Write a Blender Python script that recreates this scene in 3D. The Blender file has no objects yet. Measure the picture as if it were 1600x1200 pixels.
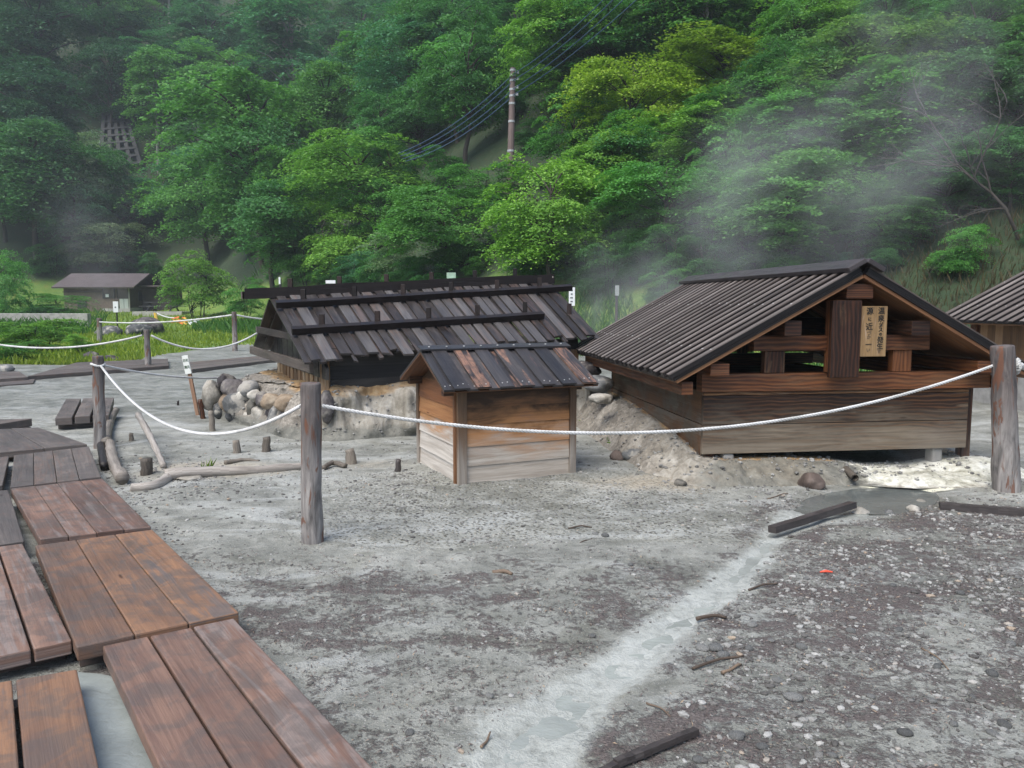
import bpy, bmesh, math, random
from mathutils import Vector, Matrix, noise
random.seed(7)
R = math.radians
sc = bpy.context.scene
COL = sc.collection
V = Vector

# ------------------------------------------------------------------ camera
F, PIT, EZ = 1220.0, math.atan(125 / 1220.0), 1.5
cam_d = bpy.data.cameras.new('camera'); cam = bpy.data.objects.new('camera', cam_d); COL.objects.link(cam)
cam.location = (0, 0, EZ); cam.rotation_euler = (math.pi / 2 - PIT, 0, 0)
cam_d.sensor_width = 36; cam_d.lens = 36 * F / 1600; cam_d.clip_start = .05; cam_d.clip_end = 2000
sc.camera = cam

def ray(u, v):
    x, y = (u - 800) / F, (600 - v) / F
    c, s = math.cos(PIT), math.sin(PIT)
    return V((x, c + y * s, -s + y * c))
def atz(u, v, z=0.0):
    d = ray(u, v); t = (z - EZ) / d.z; return V((d.x * t, d.y * t, z))
def aty(u, v, y):
    d = ray(u, v); t = y / d.y; return V((d.x * t, y, EZ + d.z * t))

def sst(a, b, x):
    t = max(0., min(1., (x - a) / (b - a))) if a != b else float(x > a)
    return t * t * (3 - 2 * t)
def nz(x, y, s, seed=0.0):
    return noise.noise(V((x * s + seed * 17.3, y * s - seed * 9.1, seed * 3.7)))
def seg_dist(x, y, pts):
    best = 1e9; bt = 0
    n = len(pts) - 1
    for i in range(n):
        ax, ay = pts[i][0], pts[i][1]; bx, by = pts[i + 1][0], pts[i + 1][1]
        dx, dy = bx - ax, by - ay
        t = max(0, min(1, ((x - ax) * dx + (y - ay) * dy) / (dx * dx + dy * dy)))
        d = math.hypot(x - ax - t * dx, y - ay - t * dy)
        if d < best: best, bt = d, (i + t) / n
    return best, bt

# ------------------------------------------------------------------ scene object helpers
def tag(o, label=None, cat=None, group=None, kind=None):
    if label: o['label'] = label
    if cat: o['category'] = cat
    if group: o['group'] = group
    if kind: o['kind'] = kind
    return o
def link(name, mesh, parent=None, loc=None):
    o = bpy.data.objects.new(name, mesh); COL.objects.link(o)
    if parent is not None: o.parent = parent
    if loc is not None: o.location = loc
    return o
def empty(name, loc, rz, label, cat, group=None):
    o = link(name, None, None, loc); o.rotation_euler = (0, 0, rz); o.empty_display_size = .2
    return tag(o, label, cat, group)
def copy_tree(o, parent=None):
    c = o.copy(); COL.objects.link(c); c.parent = parent
    for ch in list(o.children):
        copy_tree(ch, c)
    return c

class MB:
    """mesh collector: faces with a UV in metres (u along the grain) and a random tint per piece"""
    def __init__(s): s.v = []; s.f = []; s.uv = []; s.t = []; s.mi = []
    def face(s, idx, uvs, tint, mi=0): s.f.append(idx); s.uv.append(uvs); s.t.append(tint); s.mi.append(mi)
    def hexa(s, p, L, W, H, tint=None, mi=0):
        """8 corners: bottom 0-3, top 4-7; edge 0-1 runs along the grain (length L), 0-3 across (W)"""
        b = len(s.v); s.v += [V(q) for q in p]
        if tint is None: tint = (random.random(), random.random(), random.random())
        ou, ov = random.uniform(0, 40), random.uniform(0, 40)
        def R4(a, c): return [(ou, ov), (ou + a, ov), (ou + a, ov + c), (ou, ov + c)]
        s.face([b + 4, b + 5, b + 6, b + 7], R4(L, W), tint, mi)
        s.face([b + 0, b + 3, b + 2, b + 1], [(ou, ov), (ou, ov + W), (ou + L, ov + W), (ou + L, ov)], tint, mi)
        ov += W + .3
        s.face([b + 0, b + 1, b + 5, b + 4], R4(L, H), tint, mi)
        ov += H + .3
        s.face([b + 2, b + 3, b + 7, b + 6], R4(L, H), tint, mi)
        ov += H + .3
        s.face([b + 1, b + 2, b + 6, b + 5], R4(H * .3, W), tint, mi)
        s.face([b + 3, b + 0, b + 4, b + 7], R4(H * .3, W), tint, mi)
    def beam(s, a, b, w, h, up=(0, 0, 1), tint=None, mi=0):
        """centre line a-b, width w (sideways), height h (along up)"""
        a, b = V(a), V(b); d = (b - a); L = d.length; d.normalize()
        up = V(up); side = d.cross(up)
        if side.length < 1e-4: side = d.cross(V((1, 0, 0)))
        side.normalize(); up = side.cross(d).normalized()
        q = []
        for k in (-1, 1):
            o = up * (h / 2 * k)
            q += [a - side * (-w / 2) + o, b - side * (-w / 2) + o, b - side * (w / 2) + o, a - side * (w / 2) + o]
        s.hexa(q, L, w, h, tint, mi)
    def box(s, lo, hi, tint=None, grain='x', mi=0):
        lo, hi = V(lo), V(hi); c = (lo + hi) / 2; d = hi - lo
        if grain == 'x': s.beam((lo.x, c.y, c.z), (hi.x, c.y, c.z), d.y, d.z, (0, 0, 1), tint, mi)
        elif grain == 'y': s.beam((c.x, lo.y, c.z), (c.x, hi.y, c.z), d.x, d.z, (0, 0, 1), tint, mi)
        else: s.beam((c.x, c.y, lo.z), (c.x, c.y, hi.z), d.x, d.y, (0, 1, 0), tint, mi)
    def slab(s, q, th, tint=None, mi=0):
        """q: 4 top corners; edge 0-1 along the grain; thickness straight along the normal, downward"""
        q = [V(p) for p in q]
        n = (q[1] - q[0]).cross(q[3] - q[0]).normalized()
        if n.z < 0: q = [q[1], q[0], q[3], q[2]]; n = (q[1] - q[0]).cross(q[3] - q[0]).normalized()
        s.hexa([p - n * th for p in q] + q, ((q[1] - q[0]).length + (q[2] - q[3]).length) / 2, ((q[3] - q[0]).length + (q[2] - q[1]).length) / 2, th, tint, mi)
    def tube(s, pts, rad, n=8, cap=True, tint=None, mi=0, rough=0.0, seed=0.0):
        pts = [V(p) for p in pts]; m = len(pts)
        if not hasattr(rad, '__len__'): rad = [rad] * m
        if tint is None: tint = (random.random(), random.random(), random.random())
        b = len(s.v); ou, ov = random.uniform(0, 40), random.uniform(0, 40)
        t0 = (pts[1] - pts[0]).normalized(); ref = V((0, 0, 1)) if abs(t0.z) < .9 else V((1, 0, 0))
        x = t0.cross(ref).normalized(); L = 0; Ls = []
        for i, p in enumerate(pts):
            t = (pts[min(i + 1, m - 1)] - pts[max(i - 1, 0)]).normalized()
            x = (x - t * x.dot(t)).normalized(); y = t.cross(x)
            if i: L += (p - pts[i - 1]).length
            Ls.append(L)
            for k in range(n):
                a = 2 * math.pi * k / n; r = rad[i]
                if rough: r *= 1 + rough * noise.noise(V((math.cos(a) * 1.5 + seed, math.sin(a) * 1.5, L * 6 + seed * 3)))
                s.v.append(p + x * (math.cos(a) * r) + y * (math.sin(a) * r))
        for i in range(m - 1):
            c = 2 * math.pi * rad[i]
            for k in range(n):
                k2 = (k + 1) % n
                s.face([b + i * n + k, b + i * n + k2, b + (i + 1) * n + k2, b + (i + 1) * n + k],
                       [(ou + Ls[i], ov + c * k / n), (ou + Ls[i], ov + c * (k + 1) / n), (ou + Ls[i + 1], ov + c * (k + 1) / n), (ou + Ls[i + 1], ov + c * k / n)], tint, mi)
        if cap:
            for i, rev in ((0, True), (m - 1, False)):
                ids = [b + i * n + k for k in range(n)]
                if rev: ids.reverse()
                uvs = [(ou + 3 + .02 * math.cos(6.28 * k / n), ov + rad[i] * math.sin(6.28 * k / n)) for k in range(n)]
                s.face(ids, uvs, tint, mi)
    def mesh(s, name, mats, smooth=False):
        me = bpy.data.meshes.new(name)
        me.from_pydata([tuple(p) for p in s.v], [], s.f)
        uv = me.uv_layers.new(name='UVMap'); flat = []
        for u in s.uv:
            for q in u: flat += q
        uv.data.foreach_set('uv', flat)
        at = me.attributes.new('tint', 'FLOAT_COLOR', 'FACE'); fl = []
        for t in s.t: fl += [t[0], t[1], t[2], 1]
        at.data.foreach_set('color', fl)
        for m in (mats if isinstance(mats, (list, tuple)) else [mats]): me.materials.append(m)
        me.polygons.foreach_set('material_index', s.mi)
        if smooth: me.polygons.foreach_set('use_smooth', [True] * len(s.f))
        me.update(); return me
    def obj(s, name, mats, parent=None, loc=None, smooth=False, bevel=0.0):
        o = link(name, s.mesh(name, mats, smooth), parent, loc)
        if bevel:
            md = o.modifiers.new('bevel', 'BEVEL'); md.width = bevel; md.segments = 2; md.limit_method = 'ANGLE'; md.angle_limit = R(40)
        return o

# ------------------------------------------------------------------ material helpers
class NT:
    def __init__(s, name):
        s.m = bpy.data.materials.new(name); s.m.use_nodes = True
        s.t = s.m.node_tree; s.t.nodes.clear()
        s.out = s.t.nodes.new('ShaderNodeOutputMaterial')
    def n(s, typ, ins=None, **kw):
        nd = s.t.nodes.new('ShaderNode' + typ)
        for k, v in kw.items(): setattr(nd, k, v)
        for k, v in (ins or {}).items(): s.set(nd, k, v)
        return nd
    def set(s, nd, k, v):
        i = nd.inputs[k]
        if hasattr(v, 'is_output') or isinstance(v, bpy.types.NodeSocket): s.t.links.new(v, i)
        else: i.default_value = v
    def math(s, op, a, b=None, c=None, clamp=False):
        nd = s.t.nodes.new('ShaderNodeMath'); nd.operation = op; nd.use_clamp = clamp
        for i, v in enumerate((a, b, c)):
            if v is not None: s.set(nd, i, v)
        return nd.outputs[0]
    def mix(s, f, a, b, mode='MIX'):
        nd = s.t.nodes.new('ShaderNodeMix'); nd.data_type = 'RGBA'; nd.blend_type = mode; nd.clamp_factor = True
        s.set(nd, 0, f); s.set(nd, 6, c4(a)); s.set(nd, 7, c4(b)); return nd.outputs[2]
    def noise(s, co, scale, detail=4, rough=.55, dist=0.0, out=0):
        return s.n('TexNoise', {'Vector': co, 'Scale': scale, 'Detail': detail, 'Roughness': rough, 'Distortion': dist}).outputs[out]
    def map(s, co, scale=(1, 1, 1), loc=(0, 0, 0), rot=(0, 0, 0)):
        return s.n('Mapping', {'Vector': co, 'Scale': scale, 'Location': loc, 'Rotation': rot}).outputs[0]
    def mr(s, v, a, b, c=0.0, d=1.0, smooth=True):
        nd = s.n('MapRange', {'Value': v, 'From Min': a, 'From Max': b, 'To Min': c, 'To Max': d})
        nd.interpolation_type = 'SMOOTHSTEP' if smooth else 'LINEAR'
        return nd.outputs[0]
    def ramp(s, v, stops):
        nd = s.n('ValToRGB', {'Fac': v}); e = nd.color_ramp.elements
        while len(e) < len(stops): e.new(.5)
        for k, (p, c) in zip(e, stops): k.position = p; k.color = c4(c)
        return nd.outputs[0]
    def bump(s, h, strength=.5, dist=.01, normal=None):
        ins = {'Height': h, 'Strength': strength, 'Distance': dist}
        if normal is not None: ins['Normal'] = normal
        return s.n('Bump', ins).outputs[0]
    def bsdf(s, color, rough=.7, normal=None, spec=.4, **kw):
        ins = {'Base Color': c4(color), 'Roughness': rough, 'Specular IOR Level': spec}
        if normal is not None: ins['Normal'] = normal
        ins.update(kw)
        b = s.n('BsdfPrincipled', ins); s.t.links.new(b.outputs[0], s.out.inputs[0]); return b
def c4(c):
    if isinstance(c, (tuple, list)) and len(c) == 3: return (c[0], c[1], c[2], 1)
    return c

def wood(name, dark, mid, light, wet=.55, contrast=1.0, streak=None, bleach=None, soot=None, figure=0.0, blotch=.5, spec=.35, grime=None, tintk=.55):
    """weathered timber. streak=(colour, amount); bleach=(z0, z1, colour, amount): boards greyer between heights; soot=(z0,z1,colour)"""
    t = NT(name)
    uv = t.n('UVMap', uv_map='UVMap').outputs[0]
    ti = t.n('Attribute', attribute_name='tint'); sep = t.n('SeparateColor', {'Color': ti.outputs['Color']})
    tr, tg = sep.outputs[0], sep.outputs[1]
    oc = t.n('TexCoord').outputs['Object']
    g1 = t.noise(t.map(uv, (2.2, 70, 1)), 1.0, 5, .6, .4)
    g2 = t.noise(t.map(uv, (1.1, 16, 1)), 1.0, 4, .6, 1.2)
    bl = t.noise(t.map(uv, (1.6, 5, 1)), 1.0, 5, .6, .6)
    k = t.math('ADD', t.math('MULTIPLY', g2, .45), t.math('MULTIPLY', bl, blotch))
    k = t.math('ADD', k, t.math('MULTIPLY', t.math('SUBTRACT', tr, .5), tintk))
    if figure:
        w = t.n('TexWave', {'Vector': t.map(uv, (.35, 1.0, 1)), 'Scale': 9.0, 'Distortion': 9.0, 'Detail': 2.0, 'Detail Scale': .7}, wave_type='BANDS', bands_direction='Y').outputs['Fac']
        k = t.math('ADD', k, t.math('MULTIPLY', t.math('SUBTRACT', w, .5), figure))
    col = t.ramp(k, [(.18, dark), (.5, mid), (.85, light)])
    col = t.mix(t.mr(g1, .3, .75, 0, .75 * contrast), col, t.mix(1.0, col, (.45, .42, .42), 'MULTIPLY'))
    if streak:
        s1 = t.noise(t.map(uv, (1.4, 14, 1), (7.1, 3.3, 0)), 1.0, 5, .65, 1.0)
        col = t.mix(t.math('MULTIPLY', t.mr(t.math('ADD', s1, t.math('MULTIPLY', tg, .16)), .6, .74), streak[1]), col, streak[0])
    if bleach:
        z = t.n('SeparateXYZ', {'Vector': oc}).outputs[2]
        zz = t.math('ADD', z, t.math('MULTIPLY', t.math('SUBTRACT', bl, .5), .5))
        zz = t.math('ADD', zz, t.math('MULTIPLY', t.math('SUBTRACT', g2, .5), .25))
        col = t.mix(t.math('MULTIPLY', t.mr(zz, bleach[1], bleach[0]), bleach[3]), col, t.mix(t.mr(g2, .3, .7), bleach[2], t.mix(1.0, bleach[2], (.62, .6, .58), 'MULTIPLY')))
    if soot:
        z = t.n('SeparateXYZ', {'Vector': oc}).outputs[2]
        zz = t.math('ADD', z, t.math('MULTIPLY', t.math('SUBTRACT', bl, .5), .75))
        zz = t.math('ADD', zz, t.math('MULTIPLY', t.math('SUBTRACT', tr, .5), .16))
        col = t.mix(t.math('MULTIPLY', t.mr(zz, soot[0], soot[1]), soot[3]), col, soot[2])
    if grime:
        gm = t.noise(oc, grime[2], 6, .65, .6)
        col = t.mix(t.math('MULTIPLY', t.mr(gm, .44, .62), grime[1]), col, grime[0])
    knots = t.n('TexVoronoi', {'Vector': t.map(uv, (1.3, 6.5, 1)), 'Scale': 1.0}).outputs['Distance']
    col = t.mix(t.mr(knots, .07, .02, 0, .8), col, t.mix(1.0, col, (.3, .25, .22), 'MULTIPLY'))
    h = t.math('ADD', t.math('MULTIPLY', g1, .7), g2)
    nrm = t.bump(h, .55, .006)
    t.bsdf(col, t.mr(bl, .3, .7, wet - .12, wet + .15), nrm, spec)
    return t.m

def plain(name, color, rough=.6, var=.25, scale=8, bumpd=0.0, spec=.4, metal=0.0):
    t = NT(name); oc = t.n('TexCoord').outputs['Object']
    n = t.noise(oc, scale, 5, .6)
    c2 = tuple(x * (1 - var) for x in color[:3])
    nrm = t.bump(n, .5, bumpd) if bumpd else None
    t.bsdf(t.mix(t.mr(n, .3, .7), color, c2), rough, nrm, spec, Metallic=metal)
    return t.m

def rock_mat(name, a, b, c, scale=3.0, cap=None):
    t = NT(name); oc = t.n('TexCoord').outputs['Object']
    oi = t.n('ObjectInfo'); rnd = oi.outputs['Random']
    co = t.n('VectorMath', {0: oc, 1: t.n('CombineXYZ', {'X': t.math('MULTIPLY', rnd, 37.0), 'Y': t.math('MULTIPLY', rnd, 11.0)}).outputs[0]}, operation='ADD').outputs[0]
    n1 = t.noise(co, scale, 7, .62, .3); n2 = t.noise(co, scale * 6, 5, .6)
    col = t.ramp(t.math('ADD', n1, t.math('MULTIPLY', t.math('SUBTRACT', rnd, .5), .35)), [(.3, a), (.52, b), (.72, c)])
    col = t.mix(t.mr(n2, .35, .7, 0, .5), col, t.mix(1.0, col, (.5, .5, .5), 'MULTIPLY'))
    if cap:
        col = t.mix(t.mr(n1, .5, .62, 0, .8), col, cap)
    t.bsdf(col, .75, t.bump(t.math('ADD', n1, t.math('MULTIPLY', n2, .4)), .7, .03), .3)
    return t.m

# ------------------------------------------------------------------ terrain
def bend(x): return max(0.0, -4.0 - x) * .35
def hill(x, y):
    h = 0
    for d, sl, w in ((.707 * x + .707 * y - 19.3 - bend(x), .76, 1.6), (-.22 * x + .975 * y - 86.0, .84, 3.0)):
        h = max(h, sl * (math.sqrt(d * d + w * w) + d) / 2)
    return h if h < 55 else 55 + 30 * (1 - math.exp(-(h - 55) / 30))
def foot(x, y):   # signed distance inside the slope
    return max(.707 * x + .707 * y - 19.3 - bend(x), -.22 * x + .975 * y - 86.0)
STREAM = [atz(u, v) for u, v in [(1330, 792), (1262, 803), (1212, 832), (1178, 872), (1120, 925), (1050, 978), (975, 1035), (900, 1090), (850, 1150), (800, 1230), (760, 1330)]]
STREAM_W = [.30, .20, .09, .075, .10, .10, .11, .13, .17, .22, .26]
POOL = [atz(u, v) for u, v in [(1250, 792), (1268, 774), (1335, 762), (1420, 760), (1462, 768), (1452, 782), (1402, 797), (1340, 797), (1290, 800)]]
def in_poly(x, y, P):
    c = False; n = len(P)
    for i in range(n):
        a, b = P[i], P[(i + 1) % n]
        if (a[1] > y) != (b[1] > y) and x < (b[0] - a[0]) * (y - a[1]) / (b[1] - a[1]) + a[0]: c = not c
    return c
def poly_d(x, y, P):   # + outside, - inside
    d, _ = seg_dist(x, y, list(P) + [P[0]])
    return -d if in_poly(x, y, P) else d
PUDDLE = [atz(u, v, -.02) for u, v in [(122, 1065), (200, 1085), (262, 1210), (150, 1230)]]
def stream_w(t):
    k = t * (len(STREAM_W) - 1); i = min(int(k), len(STREAM_W) - 2); return STREAM_W[i] + (STREAM_W[i + 1] - STREAM_W[i]) * (k - i)
def near_g(x, y):
    z = .022 * nz(x, y, .7, 1) + .012 * nz(x, y, 2.3, 2) + .008 * nz(x, y, 6, 3) + .004 * nz(x, y, 15, 4)
    if y < 8.5:
        if 0 < x < 8 or y < 4:
            d, t = seg_dist(x, y, STREAM); w = stream_w(t)
            z = z * sst(w * .4, w * 2.2, d) - .022 * (1 - sst(w * .2, w * 1.5, d)) + (.010 * nz(x, y, 8, 21) + .008 * nz(x, y, 17, 22)) * (1 - sst(w, w * 2, d))
        if x > 1.5 and 4.8 < y < 7.5:
            d = poly_d(x, y, POOL); z -= .05 * (1 - sst(-.15, .2, d)) + z * .6 * (1 - sst(0, .4, d))
    return z
def ground_z(x, y):
    f = 1 - sst(14, 30, y)
    z = near_g(x, y) * (.4 + .6 * f) if y < 32 else 0
    z += .75 * sst(20, 75, y)
    h = hill(x, y)
    if h > .6:
        k = sst(.6, 5, h)
        h += k * (1.3 * nz(x, y, .09, 7) + .45 * nz(x, y, .4, 8))
    if y > 9: z += h * sst(9, 13, y)
    return z

def lawn_edge(t):
    if t < -.5: return 19.5
    if t < -.36: return 19.5 + (t + .5) / .14 * 7.5
    if t < -.05: return 27.0
    return 27.0 - 3 * sst(-.05, .15, t)

def build_ground():
    rows = [-4 + .25 * i for i in range(20)]
    y = 1.0
    while y < 20: rows.append(y); y *= 1.0095
    while y < 300: rows.append(y); y *= 1.028
    NC = 380; verts = []; m1 = []; m2 = []
    gravel_ref = atz(760, 790)
    for y in rows:
        W = 1.3 * max(y, 0) + 5.0
        for j in range(NC):
            s = 2 * j / (NC - 1) - 1; x = W * s
            z = ground_z(x, y); verts.append((x, y, z))
            grass = crust = sulf = moss = white = grav = hb = wet = 0.0
            fd = foot(x, y) + 1.2 * nz(x, y, .5, 11)
            if y > 9:
                t = x / y
                n = 1.2 * nz(x, y, .35, 12) + .6 * nz(x, y, 1.4, 13)
                grass = sst(-.5, 1.2, y + n - lawn_edge(t)) if t < .2 else 0
                grass = max(grass, sst(-4.5, -2.2, fd))
                wet = .75 * sst(9, 11.5, y) * (1 - grass); hb = max(sst(1.0, 4.5, fd) * .9, sst(-2.0, .8, fd) * sst(.25, .4, t))
            else:
                n1 = nz(x, y, 1.1, 14); n2 = nz(x, y, 3.5, 15)
                d, tt = seg_dist(x, y, STREAM); w = stream_w(tt)
                white = (1 - sst(w * .3, w * 1.15 + .06, d + .11 * n1 + .09 * n2)) * .9
                # pale wash either side of the upper stream and by the boardwalk
                white = max(white, .95 * sst(.05, .5, n1 + .25 + .3 * n2 - ((x - 1.1) / .95) ** 2 - ((y - 5.35) / .28) ** 2))
                white = max(white, .95 * sst(.0, .5, n1 + .3 + .3 * n2 - ((x + 1.9) / .7) ** 2 - ((y - 5.35) / .35) ** 2))
                white = max(white, .55 * sst(.0, .5, n1 + .25 + .3 * n2 - ((x + .1) / .6) ** 2 - ((y - 2.1) / .6) ** 2))
                right = sst(-.1, .25, x - (.42 + (y - 2.6) * .40) + .15 * n1)
                moss = right * (1 - sst(5.6, 6.2, y + .3 * n1)) + (1 - right) * .85 * (1 - sst(4.1, 5.0, y + .5 * n1))
                moss *= (1 - white)
                grav = sst(4.6, 5.0, y + .3 * n1) * (1 - sst(6.5, 7.5, y)) * sst(-1.9, -.9, x) * (1 - sst(1.3, 2.0, x))
                # tan, mineral stained soil round the logs and below the crust
                crust = sst(.05, .6, n1 + .35 - ((x + 2.1) / 2.2) ** 2 - ((y - 7.0) / .9) ** 2)
                crust = max(crust, sst(0, .6, n1 * .6 + .55 - ((x - 1.2) / .8) ** 2 - ((y - 6.45) / .55) ** 2))
                sulf = sst(-.1, .35, n1 * .5 + n2 * .25 + .5 - ((x - 3.25) / .62) ** 2 - ((y - 6.42) / .3) ** 2)
                d2 = poly_d(x, y, POOL) if 1.5 < x < 6 else 9
                wet = max(1 - sst(.02, .3, d2 + .1 * n1), .5 * moss)
            m1 += [grass, crust, sulf, moss]; m2 += [white, grav, hb, wet]
    nr = len(rows)
    faces = [(i * NC + j, i * NC + j + 1, (i + 1) * NC + j + 1, (i + 1) * NC + j) for i in range(nr - 1) for j in range(NC - 1)]
    me = bpy.data.meshes.new('ground'); me.from_pydata(verts, [], faces)
    for nm, d in (('m1', m1), ('m2', m2)):
        a = me.attributes.new(nm, 'FLOAT_COLOR', 'POINT'); a.data.foreach_set('color', d)
    me.polygons.foreach_set('use_smooth', [True] * len(faces))
    me.materials.append(ground_mat()); me.update()
    tag(link('ground', me), kind='structure')

def ground_mat():
    t = NT('geothermal_mud'); oc = t.n('TexCoord').outputs['Object']
    A = t.n('Attribute', attribute_name='m1'); B = t.n('Attribute', attribute_name='m2')
    s1 = t.n('SeparateColor', {'Color': A.outputs['Color']}); s2 = t.n('SeparateColor', {'Color': B.outputs['Color']})
    grass, crust, sulf, moss = s1.outputs[0], s1.outputs[1], s1.outputs[2], A.outputs['Alpha']
    white, grav, hb, wet = s2.outputs[0], s2.outputs[1], s2.outputs[2], B.outputs['Alpha']
    nA = t.noise(oc, .9, 6, .6, .4); nB = t.noise(oc, 4.5, 7, .65, .5); nC = t.noise(oc, 22, 6, .65, .3); nD = t.noise(oc, 90, 4, .6)
    # grey clay, drained in paler and darker sheets
    base = t.ramp(t.math('ADD', t.math('MULTIPLY', nA, .45), t.math('MULTIPLY', nB, .55)), [(.32, (.115, .118, .103)), (.46, (.222, .228, .204)), (.57, (.318, .324, .295)), (.72, (.44, .447, .417))])
    base = t.mix(t.mr(nC, .48, .72, 0, .6), base, (.11, .112, .10))
    nP = t.noise(t.map(oc, (.8, 1.7, 1), (11, 2, 0)), 1.5, 6, .62, 1.0)
    base = t.mix(t.math('MULTIPLY', t.mr(nP, .50, .66), .7), base, t.ramp(nC, [(.3, (.30, .31, .295)), (.65, (.46, .475, .455))]))
    base = t.mix(t.math('MULTIPLY', t.mr(nP, .46, .32), .5), base, t.mix(1.0, base, (.55, .54, .47), 'MULTIPLY'))
    nE = t.noise(oc, 230, 3, .6); v3 = t.n('TexVoronoi', {'Vector': oc, 'Scale': 130.0}); v3c = t.n('SeparateColor', {'Color': v3.outputs['Color']}).outputs[0]
    base = t.mix(t.math('MULTIPLY', t.mr(v3.outputs['Distance'], .40, .22), t.mr(v3c, .55, .62, 0, .75)), base, t.ramp(v3c, [(.55, (.06, .058, .052)), (.8, (.18, .175, .16)), (.9, (.42, .415, .39)), (1, (.55, .54, .51))]))
    base = t.mix(t.mr(nE, .45, .7, 0, .35), base, t.mix(1.0, base, (.45, .44, .42), 'MULTIPLY'))
    # pebbly gravel
    vo = t.n('TexVoronoi', {'Vector': oc, 'Scale': 34.0}); vo2 = t.n('TexVoronoi', {'Vector': oc, 'Scale': 75.0})
    vs = t.n('SeparateColor', {'Color': vo.outputs['Color']}).outputs[0]
    peb = t.ramp(vs, [(.1, (.075, .072, .055)), (.6, (.17, .164, .128)), (.93, (.27, .26, .215)), (1, (.46, .44, .39))])
    base = t.mix(t.math('MULTIPLY', grav, t.mr(vo.outputs['Distance'], .45, .25, 0, .85)), base, peb)
    base = t.mix(t.math('MULTIPLY', crust, t.mr(nB, .3, .6, .25, .8)), base, t.ramp(nC, [(.3, (.21, .175, .125)), (.55, (.38, .34, .27)), (.75, (.5, .46, .39))]))
    nA2 = t.noise(t.map(oc, (1.0, 1.5, 1), (3, 7, 0)), 1.7, 5, .6, .7)
    # purple brown matted litter in ragged drifts
    lit = t.math('ADD', t.math('MULTIPLY', nB, .30), t.math('MULTIPLY', nC, .45))
    lit = t.math('ADD', lit, t.math('MULTIPLY', nD, .25))
    lit = t.math('ADD', lit, t.math('MULTIPLY', t.math('SUBTRACT', nA2, .5), .62))
    thr = t.math('MULTIPLY_ADD', moss, -.22, .715)
    lm = t.math('MULTIPLY', t.mr(t.math('SUBTRACT', lit, thr), -.045, .075), t.mr(moss, .02, .3))
    base = t.mix(t.math('MULTIPLY', lm, .88), base, t.ramp(nD, [(.25, (.050, .038, .036)), (.5, (.122, .098, .092)), (.8, (.25, .215, .205))]))
    wm = t.mr(t.math('ADD', white, t.math('MULTIPLY', t.math('SUBTRACT', t.math('MULTIPLY_ADD', nC, .5, t.math('MULTIPLY', nB, .5)), .5), 2.6)), .2, .85)
    wm = t.math('MULTIPLY', wm, t.mr(white, .02, .2))
    base = t.mix(t.math('MULTIPLY', wm, .62), base, t.ramp(nC, [(.3, (.25, .27, .255)), (.6, (.46, .485, .46))]))
    base = t.mix(t.math('MULTIPLY', t.mr(t.math('ADD', sulf, t.math('SUBTRACT', nB, .5)), .3, .6), .9), base, t.ramp(nB, [(.3, (.46, .45, .33)), (.5, (.74, .73, .58)), (.7, (.80, .80, .70))]))
    base = t.mix(t.math('MULTIPLY', wet, t.math('MULTIPLY_ADD', sulf, -.35, .35)), base, t.mix(1.0, base, (.45, .46, .46), 'MULTIPLY'))
    gr = t.ramp(t.math('ADD', t.math('MULTIPLY', nA, .5), t.math('MULTIPLY', nB, .5)), [(.35, (.07, .145, .028)), (.5, (.12, .21, .038)), (.62, (.19, .225, .045)), (.75, (.19, .16, .06))])
    base = t.mix(t.mr(t.math('ADD', grass, t.math('MULTIPLY', t.math('SUBTRACT', nB, .5), .5)), .3, .7), base, gr)
    hl = t.ramp(nB, [(.32, (.016, .036, .014)), (.52, (.030, .052, .022)), (.66, (.050, .050, .028)), (.78, (.080, .062, .040))])
    base = t.mix(t.mr(t.math('ADD', hb, t.math('MULTIPLY', t.math('SUBTRACT', nA, .5), .6)), .3, .7), base, hl)
    h = t.math('ADD', t.math('MULTIPLY', nC, .5), t.math('MULTIPLY', nD, .25))
    h = t.math('ADD', h, t.math('MULTIPLY', nB, .8))
    h = t.math('ADD', h, t.math('MULTIPLY', t.math('MULTIPLY', grav, t.mr(vo.outputs['Distance'], .5, .1)), .6))
    h = t.math('ADD', h, t.math('MULTIPLY', lm, t.math('MULTIPLY', nD, .8)))
    nrm = t.bump(h, .8, .03)
    rough = t.math('MULTIPLY_ADD', t.mr(wet, 0, 1), -.35, .82)
    rough = t.math('SUBTRACT', rough, t.math('MULTIPLY', t.mr(nB, .55, .4), .18))
    t.bsdf(base, rough, nrm, .35)
    return t.m
build_ground()

def water_sheet(name, outline, z, mat, kind='structure'):
    bm = bmesh.new(); vs = [bm.verts.new((p[0], p[1], z)) for p in outline]; bm.faces.new(vs)
    me = bpy.data.meshes.new(name); bm.to_mesh(me); bm.free(); me.materials.append(mat)
    return tag(link(name, me), kind=kind)
def water_mat(name, c, rough, bscale=6, bd=.004):
    t = NT(name); oc = t.n('TexCoord').outputs['Object']
    n = t.noise(t.map(oc, (1, 1.6, 1)), bscale, 4, .6, .6); n0 = t.noise(oc, 2.5, 5, .6, .8)
    col = t.mix(t.mr(n0, .35, .65), c, tuple(k * .72 for k in c))
    t.bsdf(col, rough, t.bump(n, .35, bd), .5)
    return t.m
M_pool = water_mat('grey_hot_spring_water', (.13, .145, .14), .12)
M_milky = water_mat('milky_runoff_water', (.31, .335, .312), .22, 22, .012)

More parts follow.
